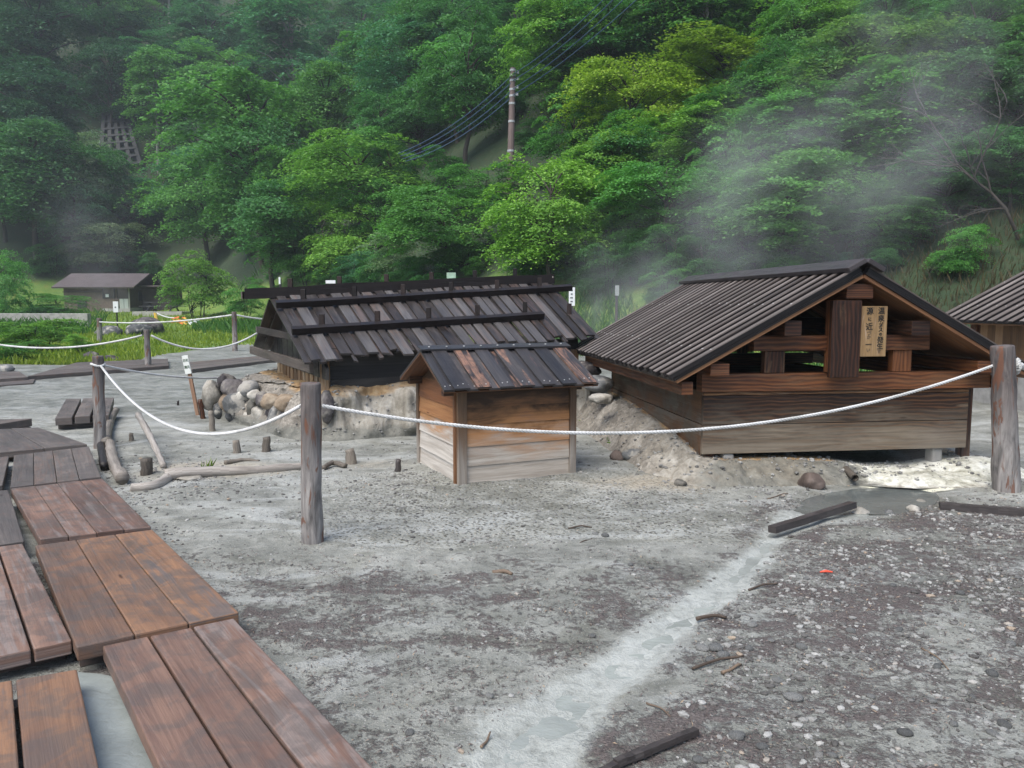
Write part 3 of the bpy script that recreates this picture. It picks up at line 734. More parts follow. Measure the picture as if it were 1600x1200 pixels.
def mid_shed():
    o = atz(717, 757, 0); yaw = R(24.5)
    root = empty('clapboard_box_shed', o, yaw, 'small clapboard box shed with black board roof, orange above and bleached grey below', 'shed')
    W, D = 1.10, 1.08
    rows = [-.08, .148, .312, .493, .638, .80]
    mb = MB(); mb2 = MB(); mb3 = MB(); mb4 = MB()
    for i in range(5):
        z0, z1 = rows[i], rows[i + 1] + .012
        t = (random.random() * .6 + .2, random.random(), 0)
        def clap(m, a, b, nrm, t=None):
            a, b, nrm = V(a), V(b), V(nrm)
            lo, hi = .022, .010
            q = [a + V((0, 0, z0)) - nrm * .004, b + V((0, 0, z0)) - nrm * .004, b + V((0, 0, z0)) + nrm * lo, a + V((0, 0, z0)) + nrm * lo,
                 a + V((0, 0, z1)) - nrm * .004, b + V((0, 0, z1)) - nrm * .004, b + V((0, 0, z1)) + nrm * hi, a + V((0, 0, z1)) + nrm * hi]
            # grain along a-b: use a beam-like hexa with the outer face as 'top'
            m.hexa([q[0], q[1], q[5], q[4], q[3], q[2], q[6], q[7]], (b - a).length, z1 - z0, .02, t)
        clap(mb, (.07, .012, 0), (W - .06, .012, 0), (0, -1, 0), t)
        clap(mb2, (.012, .05, 0), (.012, D - .02, 0), (-1, 0, 0))
        clap(mb3, (W - .012, .05, 0), (W - .012, D - .02, 0), (1, 0, 0))
        clap(mb4, (.05, D - .012, 0), (W - .05, D - .012, 0), (0, 1, 0))
    # gable triangles
    for m, x0, x1 in ((mb2, .002, .022), (mb3, W - .022, W - .002)):
        m.hexa([(x0, .03, .80), (x0, 1.0, .80), (x1, 1.0, .80), (x1, .03, .80), (x0, .30, 1.0), (x0, .56, 1.0), (x1, .56, 1.0), (x1, .30, 1.0)], 1, .02, .2)
    mb.obj('wall', M_clap, root); mb2.obj('wall', M_clapl, root); mb3.obj('wall', M_clap, root); mb4.obj('wall', M_clap, root)
    for lo, hi in (((-.014, -.030, -.1), (.066, .012, .80)), ((W - .058, -.026, -.08), (W + .004, .03, .80)), ((-.022, D - .05, -.05), (.02, D + .01, .80)), ((W - .05, D - .05, -.05), (W + .01, D + .01, .80))):
        m = MB(); m.box(lo, hi, None, 'z'); m.obj('corner_post', M_cpost, root, bevel=.004)
    m = MB(); m.box((-.032, .014, -.1), (.010, .05, .79), None, 'z'); m.obj('corner_post', M_sark, root, bevel=.003)
    # eave beams poking out at the sides
    m = MB(); m.box((-.12, .02, .745), (1.18, .075, .815), None, 'x'); m.obj('eave_beam', M_bigframe, root)
    m = MB(); m.box((-.12, D - .12, .76), (1.18, D - .05, .83), None, 'x'); m.obj('eave_beam', M_bigframe, root)
    ry, rz = .43, 1.085
    for k, (ey, ez) in enumerate(((-.17, .800), (1.06, .800))):
        m = MB(); x = -.185; i = 0; xe = 1.235
        a, b = V((0, ry, rz)), V((0, ey, ez)); d = (b - a).normalized()
        n = V((1, 0, 0)).cross(d); n = n if n.z > 0 else -n
        # thin orange underside
        m.slab([a + V((x, 0, 0)), b + V((x, 0, 0)), b + V((xe, 0, 0)), a + V((xe, 0, 0))], .012, None, 1)
        while x < xe - .03:
            w = random.uniform(.092, .108) if i % 2 else random.uniform(.088, .102)
            up = .004 + (.020 if i % 2 else .0); ov = .014 if i % 2 else .0
            e = b + d * random.uniform(0, .012) + d * (.012 if i % 2 else 0)
            x1 = min(x + w, xe)
            m.slab([a + V((x - ov, 0, 0)) + n * (up + .018), e + V((x - ov, 0, 0)) + n * (up + .018), e + V((x1 + ov, 0, 0)) + n * (up + .018), a + V((x1 + ov, 0, 0)) + n * (up + .018)], .018, None, 2 if random.random() < .75 else 0)
            for j in range(2):
                if random.random() < .8:
                    c = e - d * random.uniform(.04, .07) + V((x + w * (.25 + .5 * j), 0, 0)) + n * (up + .02)
                    m.box(c - V((.004, .004, .003)), c + V((.004, .004, .003)), None, 'x', 3)
            x = x1; i += 1
        m.obj('roof', [M_midroof, M_sark, M_midroofs, M_nail], root)
    m = MB()
    m.slab([V((-.20, ry + .03, rz + .058)), V((1.25, ry + .03, rz + .058)), V((1.25, ry - .075, rz + .018 + .012)), V((-.20, ry - .075, rz + .018 + .012))], .016, None, 0)
    for i in range(9):
        c = V((-.12 + i * .16, ry - .045, rz + .050)); m.box(c - V((.006, .006, .004)), c + V((.006, .006, .004)), None, 'x', 1)
    m.obj('ridge_board', [M_midroof, M_nail], root)
mid_shed()

# ------------------------------------------------------------------ long plank roofed spring house on its mound
M_lroof = wood('charred_roof_plank', (.012, .010, .010), (.030, .026, .025), (.070, .064, .062), wet=.42, streak=((.13, .085, .068), .4), blotch=.7, contrast=.9, spec=.3)
M_lroofg = wood('sky_sheen_grey_plank', (.042, .038, .038), (.085, .080, .079), (.15, .145, .143), wet=.4, streak=((.15, .10, .08), .4), blotch=.6, contrast=.9, spec=.35)  # greyer than the other planks, sky sheen put into the colour
M_bar = wood('black_roof_bar', (.008, .006, .006), (.018, .013, .012), (.05, .032, .027), wet=.5, spec=.3)
M_pale = wood('pale_grey_end_timber', (.11, .095, .08), (.24, .215, .19), (.38, .35, .32), wet=.6)
M_stain = wood('mineral_stained_timber', (.05, .03, .018), (.19, .105, .05), (.40, .28, .16), wet=.6, blotch=.9, streak=((.5, .44, .34), .6))
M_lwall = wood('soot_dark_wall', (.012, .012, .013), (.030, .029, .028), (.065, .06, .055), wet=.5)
M_gab = wood('dark_gable_timber', (.014, .011, .009), (.038, .031, .027), (.11, .092, .078), wet=.6, blotch=.8)
EL, ER = aty(475, 570, 8.4), aty(938, 531, 9.94)
RL, RR = aty(420, 466, 10.0), aty(858, 443, 11.4)
def long_house():
    org = V((EL.x + .3, EL.y + .3, .62))
    root = empty('plank_roofed_spring_house', org, 0, 'long low spring house with black plank roof held by pegged bars, on the mineral mound', 'bathhouse')
    def B(s, t, k=0.0):
        p = (RL.lerp(RR, s)).lerp(EL.lerp(ER, s), t); return p + N * k - org
    N = (ER - EL).cross(RL - EL).normalized(); N = N if N.z > 0 else -N
    n = 40; m = MB(); s = 0.0; i = 0
    cuts = [0]
    while cuts[-1] < 1: cuts.append(cuts[-1] + random.uniform(.013, .027))
    cuts[-1] = 1
    for i in range(len(cuts) - 1):
        s0, s1 = cuts[i], cuts[i + 1]; up = i % 2
        rag = random.uniform(-.05, .035) if s0 > .1 else random.uniform(.0, .02)
        t1 = 1 + rag if s0 > .03 else 1.0
        t0 = random.uniform(.0, .03)
        ov = .004 if up else -.001
        segs = 5; tint = (random.uniform(.25, .7), random.random(), 0); mi = 1 if (up and random.random() < .5) or random.random() < .12 else 0
        k = (.055 if up else .028) + random.uniform(-.006, .006); tw = random.uniform(-.008, .008)
        m.slab([B(s0 - ov, t0, k + tw), B(s0 - ov, t1, k - tw), B(s1 + ov, t1 + random.uniform(-.012, .012), k), B(s1 + ov, t0, k)], .024, tint, mi)
    o = m.obj('roof', [M_lroof, M_lroofg], root)
    # back slope
    BL = aty(394, 546, 11.7); BR = BL + (ER - EL) * 1.0
    m = MB()
    for i in range(26):
        a, b = i / 26, (i + 1) / 26 - .003
        P = lambda s, t: RL.lerp(RR, s).lerp(BL.lerp(BR, s), t) - org
        m.slab([P(a, .02), P(a, 1), P(b, 1), P(b, .02)], .03, None, 0)
    m.obj('roof', [M_lroof], root)
    # ridge: two logs
    for dx, dz, h in ((.0, .045, .085), (.03, .11, .055)):
        m = MB(); a = RL + (RL - RR) * .075 + V((0, -.02 + dx, dz)) - org; b = RR + (RR - RL) * .012 + V((0, -.02 + dx, dz)) - org
        npt = 16; pr = None
        pts = [a.lerp(b, j / npt) + V((0, 0, .016 * nz(j, 0, .43, dz * 50))) for j in range(npt + 1)]
        for j in range(npt):
            m.beam(pts[j], pts[j + 1] + (pts[j + 1] - pts[j]) * .02, .15 - dx * .5 + .012 * nz(j, 1, .7), h + .012 * nz(j, 2, .7), (0, 0, 1), (.4, .5, 0))
        m.obj('ridge_beam', M_bar, root)
    m = MB()
    for e, sg in ((RL + (RL - RR) * .077, 1), (RR + (RR - RL) * .014, -1)):
        m.box(e - org + V((-.008, -.08, .01)), e - org + V((.008, .06, .10)), None, 'z')
    m.obj('beam_end', M_pale, root)
    # hold-down bars across the planks
    ends = [((.0, .235), (1.045, .215)), ((.005, .645), (.845, .665))]
    for (a, b) in ends:
        m = MB(); A, Bq = B(a[0], a[1], .10), B(b[0], b[1], .095)
        npt = 12
        pts = [A.lerp(Bq, j / npt) + N * (.008 * nz(j, 3, .5, a[1] * 9)) for j in range(npt + 1)]
        for j in range(npt): m.beam(pts[j], pts[j + 1] + (pts[j + 1] - pts[j]) * .01, .085, .075, N, (.4, .5, 0))
        m.obj('roof_bar', M_bar, root)
    def solve(u, vt):   # roof parameter s of a pixel column along a line of constant t
        best = None
        for i in range(201):
            s = i / 200; p = B(s, vt, .1) + org
            c, sn = math.cos(PIT), math.sin(PIT); f = p.y * c - (p.z - EZ) * sn; uu = 800 + F * p.x / f
            if best is None or abs(uu - u) < best[0]: best = (abs(uu - u), s)
        return best[1]
    pegs = [(u, -.005, .16) for u in (453, 530, 604, 675, 742, 807)] + [(u, .20, .10) for u in (474, 555, 632, 706, 777, 844)] + [(u, .615, .10) for u in (504, 591, 671, 748, 822)] + [(892, .62, .05)]
    for u, t, k in pegs:
        s = solve(u, t); p = B(s, t, 0); m = MB()
        z1 = p.z + (.235 if k > .12 else k + .135)
        m.box((p.x - .030, p.y - .028, p.z - .02), (p.x + .030, p.y + .028, z1), None, 'z')
        m.obj('peg', M_bar, root, bevel=.004)
    # gable end boards, pale at the cut ends
    Gx = (EL - BL); 
    for f, w in ((.50, .10), (.93, .13)):
        a = RL.lerp(EL, f) - org + V((.10, .05, -.10)); b = RL.lerp(BL, f) - org + V((-.02, -.02, -.05))
        m = MB(); m.beam(a, b, .05, w * .85); m.obj('gable_board', M_gab, root, bevel=.006)
        m = MB(); m.beam(b + (b - a).normalized() * .003, b + (b - a).normalized() * .02, .048, w * .8); m.obj('board_end', M_pale, root)
    m = MB()
    for i in range(10):
        f0, f1 = i / 10, (i + 1) / 10 - .008
        bl, el = BL.lerp(EL, f0), BL.lerp(EL, f1)
        def top(f): return (RL.lerp(BL, 1 - f / .5) if f < .5 else RL.lerp(EL, (f - .5) / .5)).z
        p0, p1 = bl - org + V((.22, .1, 0)), el - org + V((.22, .1, 0)); zb = .05
        z0, z1 = top(f0) - org.z - .06, top(f1) - org.z - .06
        dd = V((.03, .01, 0))
        m.hexa([V((p0.x, p0.y, zb)), V((p1.x, p1.y, zb)), V((p1.x, p1.y, zb)) + dd, V((p0.x, p0.y, zb)) + dd, V((p0.x, p0.y, z0)), V((p1.x, p1.y, z1)), V((p1.x, p1.y, z1)) + dd, V((p0.x, p0.y, z0)) + dd], .3, .03, .5)
    m.obj('gable_wall', M_lwall, root)
    for f in (.25, .62):   # pegs on the far slope seen in profile
        p = RL.lerp(BL, f + .12) - org + V((.12, 0, .0)); m = MB(); m.box(p - V((.03, .03, 0)), p + V((.03, .03, .15))); m.obj('peg', M_bar, root)
    # walls
    dE = (ER - EL).copy(); dE.z = 0; dE.normalize(); dB = (BL - EL).copy(); dB.z = 0; dB.normalize()
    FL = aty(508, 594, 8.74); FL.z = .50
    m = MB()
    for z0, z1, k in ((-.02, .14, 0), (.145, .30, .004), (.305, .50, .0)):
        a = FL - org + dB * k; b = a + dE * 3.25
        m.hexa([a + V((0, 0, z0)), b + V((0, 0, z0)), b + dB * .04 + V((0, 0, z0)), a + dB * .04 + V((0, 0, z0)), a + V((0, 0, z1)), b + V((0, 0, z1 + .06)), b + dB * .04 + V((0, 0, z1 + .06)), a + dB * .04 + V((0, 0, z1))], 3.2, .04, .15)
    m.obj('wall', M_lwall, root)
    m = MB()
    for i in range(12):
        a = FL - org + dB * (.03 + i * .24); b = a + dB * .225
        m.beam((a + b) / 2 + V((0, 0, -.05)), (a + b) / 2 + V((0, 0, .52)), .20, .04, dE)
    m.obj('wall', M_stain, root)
    for k in (0, 3.2):
        m = MB(); p = FL - org + dE * k; m.box(p + V((-.05, -.03, -.15)), p + V((.05, .06, .42)), None, 'z'); m.obj('corner_post', M_stain, root, bevel=.006)
long_house()

# ------------------------------------------------------------------ mineral mounds under the sheds
def crust_mat(): return mineral_mat('sulphur_stained_crust', True)
def mineral_mat(name, sulphur=False):
    t = NT(name); oc = t.n('TexCoord').outputs['Object']
    A = t.n('Attribute', attribute_name='prof'); sp = t.n('SeparateColor', {'Color': A.outputs['Color']})
    top, org, grey = sp.outputs[0], sp.outputs[1], sp.outputs[2]
    n1 = t.noise(oc, 2.2, 6, .6, .5); n2 = t.noise(oc, 11, 6, .65, .4); drip = t.noise(t.map(oc, (7, 7, 1.6)), 1.0, 5, .6, .8)
    n3 = t.noise(oc, 45, 4, .6)
    face = t.ramp(t.math('ADD', t.math('MULTIPLY', drip, .7), t.math('MULTIPLY', n2, .3)), [(.3, (.13, .115, .092)), (.46, (.255, .235, .195)), (.58, (.38, .36, .315)), (.72, (.54, .525, .48))])
    deb = t.ramp(t.math('ADD', t.math('MULTIPLY', n2, .6), t.math('MULTIPLY', n3, .4)), [(.35, (.10, .09, .075)), (.52, (.22, .20, .17)), (.68, (.42, .39, .34))])
    col = t.mix(t.mr(t.math('ADD', top, t.math('MULTIPLY', t.math('SUBTRACT', n1, .5), .7)), .4, .7), face, deb)
    col = t.mix(t.math('MULTIPLY', t.mr(t.math('ADD', org, t.math('SUBTRACT', n1, .5)), .35, .7), .8), col, t.ramp(n2, [(.3, (.24, .13, .05)), (.55, (.42, .27, .12)), (.75, (.55, .46, .32))]))
    col = t.mix(t.math('MULTIPLY', t.mr(t.math('ADD', grey, t.math('SUBTRACT', n2, .5)), .35, .75), .85), col, t.ramp(n2, [(.3, (.085, .09, .08)), (.7, (.19, .19, .165))]))
    if sulphur:
        c = t.ramp(t.math('ADD', t.math('MULTIPLY', n1, .4), t.math('MULTIPLY', n2, .6)), [(.32, (.16, .155, .115)), (.44, (.44, .435, .36)), (.54, (.66, .66, .59)), (.7, (.74, .745, .70))])
        col = t.mix(t.mr(t.math('ADD', A.outputs['Alpha'], t.math('MULTIPLY', t.math('SUBTRACT', n2, .5), 1.3)), .3, .75), col, c)
    h = t.math('ADD', t.math('MULTIPLY', n2, .7), t.math('MULTIPLY', n3, .35))
    t.bsdf(col, .7, t.bump(t.math('ADD', h, t.math('MULTIPLY', drip, .8)), .8, .03), .3)
    return t.m
M_mineral = mineral_mat('pale_mineral_crust')
LOOSE = []
def finer(prof, n=4):
    out = []
    for a, b in zip(prof, prof[1:]):
        out += [(a[0] + (b[0] - a[0]) * i / n, a[1] + (b[1] - a[1]) * i / n) for i in range(n)]
    return out + [prof[-1]]
def sheet_mesh(name, grid, attrs, mat, label=None):
    nr, nc = len(grid), len(grid[0])
    LOOSE.extend(p for r in grid for p in r if p.z > .03)
    vs = [p for r in grid for p in r]; at = [k for r in attrs for q in r for k in (q[0], q[1], max(q[2], 0) if len(q) < 4 else q[2], q[3] if len(q) > 3 else 0)]
    me = bpy.data.meshes.new(name)
    me.from_pydata([tuple(p) for p in vs], [], [(i * nc + j, i * nc + j + 1, (i + 1) * nc + j + 1, (i + 1) * nc + j) for i in range(nr - 1) for j in range(nc - 1)])
    a = me.attributes.new('prof', 'FLOAT_COLOR', 'POINT'); a.data.foreach_set('color', at)
    me.polygons.foreach_set('use_smooth', [True] * len(me.polygons)); me.materials.append(mat); me.update()
    bm = bmesh.new(); bm.from_mesh(me); bmesh.ops.recalc_face_normals(bm, faces=bm.faces); bm.to_mesh(me); bm.free()
    return tag(link(name, me), kind='structure')

MOUND = [V((-3.9, 13.6, 0)), V((-4.15, 11.6, 0)), atz(336, 652), atz(392, 668), atz(452, 688), atz(512, 690), atz(566, 687), atz(650, 680), atz(760, 672), atz(880, 660), V((1.1, 9.9, 0)), V((1.3, 11.0, 0)), V((1.0, 13.0, 0))]
def build_mound():
    P = smooth_path(MOUND, 26); n = len(P); ctr = V((-1.4, 12.0, 0)); grid = []; at = []
    prof = [(0.0, -.06), (.02, .03), (.05, .12), (.075, .22), (.10, .32), (.12, .40), (.145, .47), (.18, .53), (.23, .565), (.32, .59), (.45, .605), (.65, .62), (.9, .63), (1.3, .63), (2.0, .62)]
    prof = finer(prof, 3)
    for i, p in enumerate(P):
        t = (P[min(i + 1, n - 1)] - P[max(i - 1, 0)]).normalized(); nn = V((-t.y, t.x, 0))
        if nn.dot(ctr - p) < 0: nn = -nn
        s = i / (n - 1)
        rocky = 1 - sst(.36, .45, s)      # boulder stretch: gentler bank
        row = []; ar = []
        for k, (w, z) in enumerate(prof):
            wi = w * (1 + .9 * rocky * (1 if k < 27 else .4)) ; zz = z * (.86 if s < .3 else 1)
            zz *= (1 - .25 * sst(.72, .8, s))
            q = p + nn * wi
            q = q.lerp(ctr, .18 * sst(.6, 2.0, w))
            lump = .085 * 1.5 * noise.noise(V((q.x * 2.9, q.y * 2.9, z * 2.2))) + .04 * noise.noise(V((q.x * 7, q.y * 7, z * 3)))
            lump += .022 * abs(noise.noise(V((s * 55, z * 2.0, 4))))
            f = sst(0, .1, z) * (1 - .6 * sst(.5, .62, z))
            q = q - nn * lump * f * 1.4
            q.z = zz + (.05 * noise.noise(V((q.x * 1.5, q.y * 1.5, 9))) + .02 * noise.noise(V((q.x * 6, q.y * 6, 3)))) * sst(.3, .55, z)
            if k == 0: q.z = -.08
            row.append(q)
            q.z += .012 * noise.noise(V((q.x * 16, q.y * 16, q.z * 16))) * sst(0, .1, z); fl = (q - V((FL_REF.x, FL_REF.y, 0))); fl.z = 0
            og = .7 * (1 - sst(.05, .40, abs(seg_dist(q.x, q.y, WALLS)[0])))
            ar.append((max(sst(.50, .58, z) * (1 - .6 * sst(.38, .5, s) * (1 - sst(.2, .4, w))), rocky * .8), og * sst(.4, .5, z), (1 - sst(.02, .25, z)) * .95))
        grid.append(row); at.append(ar)
    sheet_mesh('mineral_mound', grid, at, M_mineral)
FL_REF = aty(508, 594, 8.74)
WALLS = [V((-3.5, 11.4, 0)), V((FL_REF.x, FL_REF.y, 0)), V((.9, 10.2, 0))]
build_mound()

def build_crust():
    """the crust the gabled shed has sunk into: a bank down its left side and an apron along its front"""
    o = atz(1097, 710, .2); Rm = Matrix.Rotation(R(7.5), 3, 'Z')
    def loc(x, y): q = Rm @ V((x, y, 0)); return V((o.x + q.x, o.y + q.y, 0))
    path = [(.03, 3.9), (.03, 3.2), (.03, 2.4), (.03, 1.6), (.03, .8), (.03, .3), (.06, .06), (.3, .04), (.8, .04), (1.2, .05), (1.6, .05), (2.0, .05), (2.35, .05), (2.56, .06), (2.58, .6), (2.58, 1.6)]
    hts = [.40, .42, .40, .35, .28, .22, .17, .150, .145, .115, .045, .035, .09, .11, .10, .08]
    wid = [.36, .50, .54, .52, .50, .50, .48, .44, .42, .45, .62, .66, .62, .5, .4, .4]
    P = smooth_path([loc(*p) for p in path], 24); n = len(P); grid = []; at = []; ctr = loc(1.25, 1.8)
    rough_l = lambda q: .055 * abs(noise.noise(V((q.x * 3.5, q.y * 3.5, 2)))) + .035 * noise.noise(V((q.x * 8, q.y * 8, 5))) + .022 * noise.noise(V((q.x * 19, q.y * 19, 8))) + .012 * noise.noise(V((q.x * 40, q.y * 40, 1)))
    def li(a, s): k = s * (len(a) - 1); i = min(int(k), len(a) - 2); return a[i] + (a[i + 1] - a[i]) * (k - i)
    prof = [(-.25, 1.02), (0, 1.0), (.08, .97), (.2, .92), (.35, .82), (.5, .66), (.65, .45), (.78, .26), (.9, .10), (1.0, -.02), (1.08, -.10)]
    prof = finer(prof, 3)
    for i, p in enumerate(P):
        s = i / (n - 1); nn = (p - ctr)
        t = (P[min(i + 2, n - 1)] - P[max(i - 2, 0)]).normalized(); nn = V((t.y, -t.x, 0))
        if nn.dot(p - ctr) < 0: nn = -nn
        H, Wd = li(hts, s), li(wid, s); row = []; ar = []
        for (w, z) in prof:
            q = p + nn * (w * Wd)
            l = .07 * noise.noise(V((q.x * 2.2, q.y * 2.2, 1))) + .045 * noise.noise(V((q.x * 5, q.y * 5, 5))) * 0 + rough_l(q)
            q.z = H * z + l * sst(0, .3, w) * (1 - sst(.8, 1.05, w)) * (1.2 if H > .15 else .6)
            row.append(q)
            sul = sst(.58, .66, s) * (1 - sst(.86, .92, s))
            og = max((1 - sst(.0, .3, w)) * .75, .5 * sst(.3, .45, s) * (1 - sst(.55, .62, s)))
            ar.append((.42 + .2 * (1 - sst(.2, .5, s)), og * (1 - sul), (1.15 * sst(.36, .46, s) * (1 - sst(.60, .66, s)) * sst(.0, .4, w)), sul * (1 - .5 * sst(.85, 1.05, w))))
        grid.append(row); at.append(ar)
    sheet_mesh('mineral_crust', grid, at, crust_mat())
build_crust()

# ------------------------------------------------------------------ rocks
M_rock_g = rock_mat('blue_grey_boulder', (.055, .058, .060), (.13, .135, .136), (.26, .26, .255), 4.5, cap=(.34, .32, .28))
M_rock_w = rock_mat('mineral_white_boulder', (.10, .095, .082), (.32, .30, .26), (.50, .48, .43), 4.5)
M_rock_d = rock_mat('dark_purple_boulder', (.036, .032, .034), (.085, .076, .078), (.19, .175, .168), 4.5, cap=(.22, .205, .18))
M_rock_t = rock_mat('tan_boulder', (.12, .09, .065), (.26, .20, .14), (.42, .36, .28))
M_rock_b = rock_mat('brown_boulder', (.055, .042, .036), (.12, .092, .078), (.22, .18, .155))
def rock_mesh(name, size, seed, mat, rough=.28, sub=3, flat=0.0):
    bm = bmesh.new(); bmesh.ops.create_icosphere(bm, subdivisions=sub, radius=1)
    for v in bm.verts:
        p = v.co.copy(); k = 1 + rough * noise.noise(p * .9 + V((seed * 7.7, seed * 3.1, seed))) + rough * .45 * noise.noise(p * 2.3 + V((seed, 5, seed * 2))) + rough * .18 * noise.noise(p * 6 + V((seed, 1, 2)))
        # a few chipped planes
        for j in range(4):
            a = seed * 2.3 + j * 1.9; nrm = V((math.cos(a), math.sin(a), math.sin(a * 1.7 + j) * .8)).normalized()
            d = p.dot(nrm)
            if d > .72: k *= 1 - (d - .72) * .5
        v.co = V((p.x * size[0], p.y * size[1], p.z * size[2])) * k
    me = bpy.data.meshes.new(name); bm.to_mesh(me); bm.free()
    me.polygons.foreach_set('use_smooth', [True] * len(me.polygons)); me.materials.append(mat); return me
def rock(name, c, size, seed, mat, label, cat='rock', group=None, rough=.28, rz=None):
    o = link(name, rock_mesh(name, size, seed, mat, rough), None, c); o.rotation_euler = (0, 0, seed * 2.1 if rz is None else rz)
    return tag(o, label, cat, group)
BOULD = [  # u, v, w, h px, material, label
    (332, 620, 26, 46, M_rock_w, 'tall cream white boulder at the left end of the boulder wall'),
    (351, 597, 26, 24, M_rock_d, 'round dark purple boulder on top of the left end of the boulder wall'),
    (367, 609, 32, 27, M_rock_d, 'dark rough boulder on the wall top, second from its left end'),
    (388, 609, 32, 26, M_rock_g, 'grey boulder in the top row, right of two dark boulders'),
    (356, 628, 24, 26, M_rock_t, 'small tan boulder under the dark wall top boulders'),
    (373, 634, 34, 38, M_rock_g, 'pale streaked grey boulder in the middle of the boulder wall'),
    (394, 637, 15, 25, M_rock_w, 'slim white boulder standing in the boulder wall'),
    (410, 623, 22, 19, M_rock_d, 'small purplish boulder in the top row'),
    (424, 627, 26, 22, M_rock_t, 'small tan boulder in the top row, beside the purplish one'),
    (449, 629, 36, 24, M_rock_t, 'smooth tan boulder on the wall just left of the foreground post'),
    (434, 663, 37, 46, M_rock_g, 'large egg shaped blue grey boulder at the foot of the wall'),
    (462, 656, 32, 42, M_rock_g, 'grey boulder tucked behind the left side of the foreground post'),
    (408, 648, 26, 26, M_rock_w, 'white streaked boulder left of the egg shaped one'),
    (425, 643, 20, 20, M_rock_d, 'small dark boulder above the egg shaped one'),
    (388, 656, 20, 22, M_rock_w, 'pale boulder low in the middle of the wall'),
    (366, 650, 22, 20, M_rock_g, 'small grey boulder low at the left of the wall'),
    (510, 636, 24, 44, M_rock_d, 'dark grey boulder just right of the foreground post'),
    (497, 665, 22, 30, M_rock_g, 'half hidden grey boulder behind the foreground post'),
    (343, 642, 18, 22, M_rock_g, 'grey white boulder low at the left end of the wall'),
    (340, 612, 20, 22, M_rock_g, 'small grey stone wedged behind the tall cream boulder'),
    (398, 618, 18, 16, M_rock_w, 'little pale stone wedged in the top row right of the grey boulder'),
    (418, 660, 16, 20, M_rock_t, 'little tan stone wedged left of the egg shaped boulder'),
    (448, 648, 18, 18, M_rock_d, 'little dark stone wedged above the egg shaped boulder'),
    (379, 620, 16, 15, M_rock_w, 'little whitish stone wedged under the grey top boulder'),
    (476, 640, 24, 26, M_rock_t, 'brownish boulder hidden behind the foreground post'),
]
for i, (u, v, w, h, m, lab) in enumerate(BOULD):
    Y = 10.25 + (u - 332) / (510 - 332) * (8.62 - 10.25) + (.14 if v < 615 else 0) + .0
    c = aty(u, v, Y); k = Y / F / 2
    rock('boulder', c, (w * k * 1.28, w * k * 1.05, h * k * 1.22), i + 1.3, m, lab, 'boulder', 'boulders of the retaining wall', .34)
for (u, v, w, h, m, lab, Y, nm) in [
    (1267, 766, 44, 32, M_rock_b, 'brown boulder at the left edge of the grey hot spring pool', 6.35, 'boulder'),
    (1062, 763, 22, 15, M_rock_w, 'smooth white stone at the foot of the crust by the gabled shed', 6.35, 'stone'),
    (990, 718, 42, 22, M_rock_g, 'flat blue grey stone between the small box shed and the gabled shed', 7.45, 'stone'),
    (964, 721, 26, 18, M_rock_b, 'flat brownish stone touching the flat blue grey stone', 7.45, 'stone'),
    (915, 578, 58, 28, M_rock_d, 'dark angular rock behind the right eave of the box shed', 9.7, 'rock'),
    (935, 600, 66, 24, M_rock_g, 'broad grey rock behind the right corner of the box shed', 9.2, 'rock'),
    (940, 623, 40, 16, M_rock_w, 'pale lump of rock above the moss beside the box shed', 8.5, 'rock'),
    (1344, 800, 32, 17, M_rock_w, 'pale stone at the tip of the dark beam by the pool', 5.62, 'stone'),
    (1388, 800, 18, 10, M_rock_g, 'bluish stone on the near edge of the pool', 5.62, 'stone'),
    (1427, 796, 22, 12, M_rock_w, 'white stone on the right near edge of the pool', 5.66, 'stone'),
    (1440, 778, 20, 9, M_rock_w, 'small white stone at the right end of the pool', 5.95, 'stone'),
    (322, 868, 40, 8, M_rock_w, 'flat pale stone half sunk in the mud by the long log', 6.6, 'stone'),
    (215, 500, 46, 26, M_rock_g, 'grey rock on the lawn below the white notice', 34, 'rock'),
    (228, 489, 54, 36, M_rock_d, 'large dark rock on the lawn in front of the picnic table', 35, 'rock'),
    (172, 496, 40, 18, M_rock_g, 'low grey rock behind the short lawn post', 34, 'rock'),
    (172, 543, 26, 14, M_rock_d, 'dark rock at the edge of the lawn', 20, 'rock'),
    (142, 530, 26, 16, M_rock_d, 'small dark rock among the weeds by the lawn', 21, 'rock'),
    (8, 560, 30, 14, M_rock_g, 'grey rock below the weeds at the left edge', 17.2, 'rock')]:
    if lab.startswith('flat pale stone half'): Y, v, u = 6.6, 778, 300
    c = aty(u, v, Y); gz = ground_z(c.x, c.y); k = Y / F / 2
    if Y < 8 or Y > 15: c.z = max(gz - .0, gz + h * k * .45)
    rock(nm, c, (w * k, w * k * .85, h * k), v * .013 + u * .007, m, lab, 'rock' if nm == 'rock' else nm, None, .3)

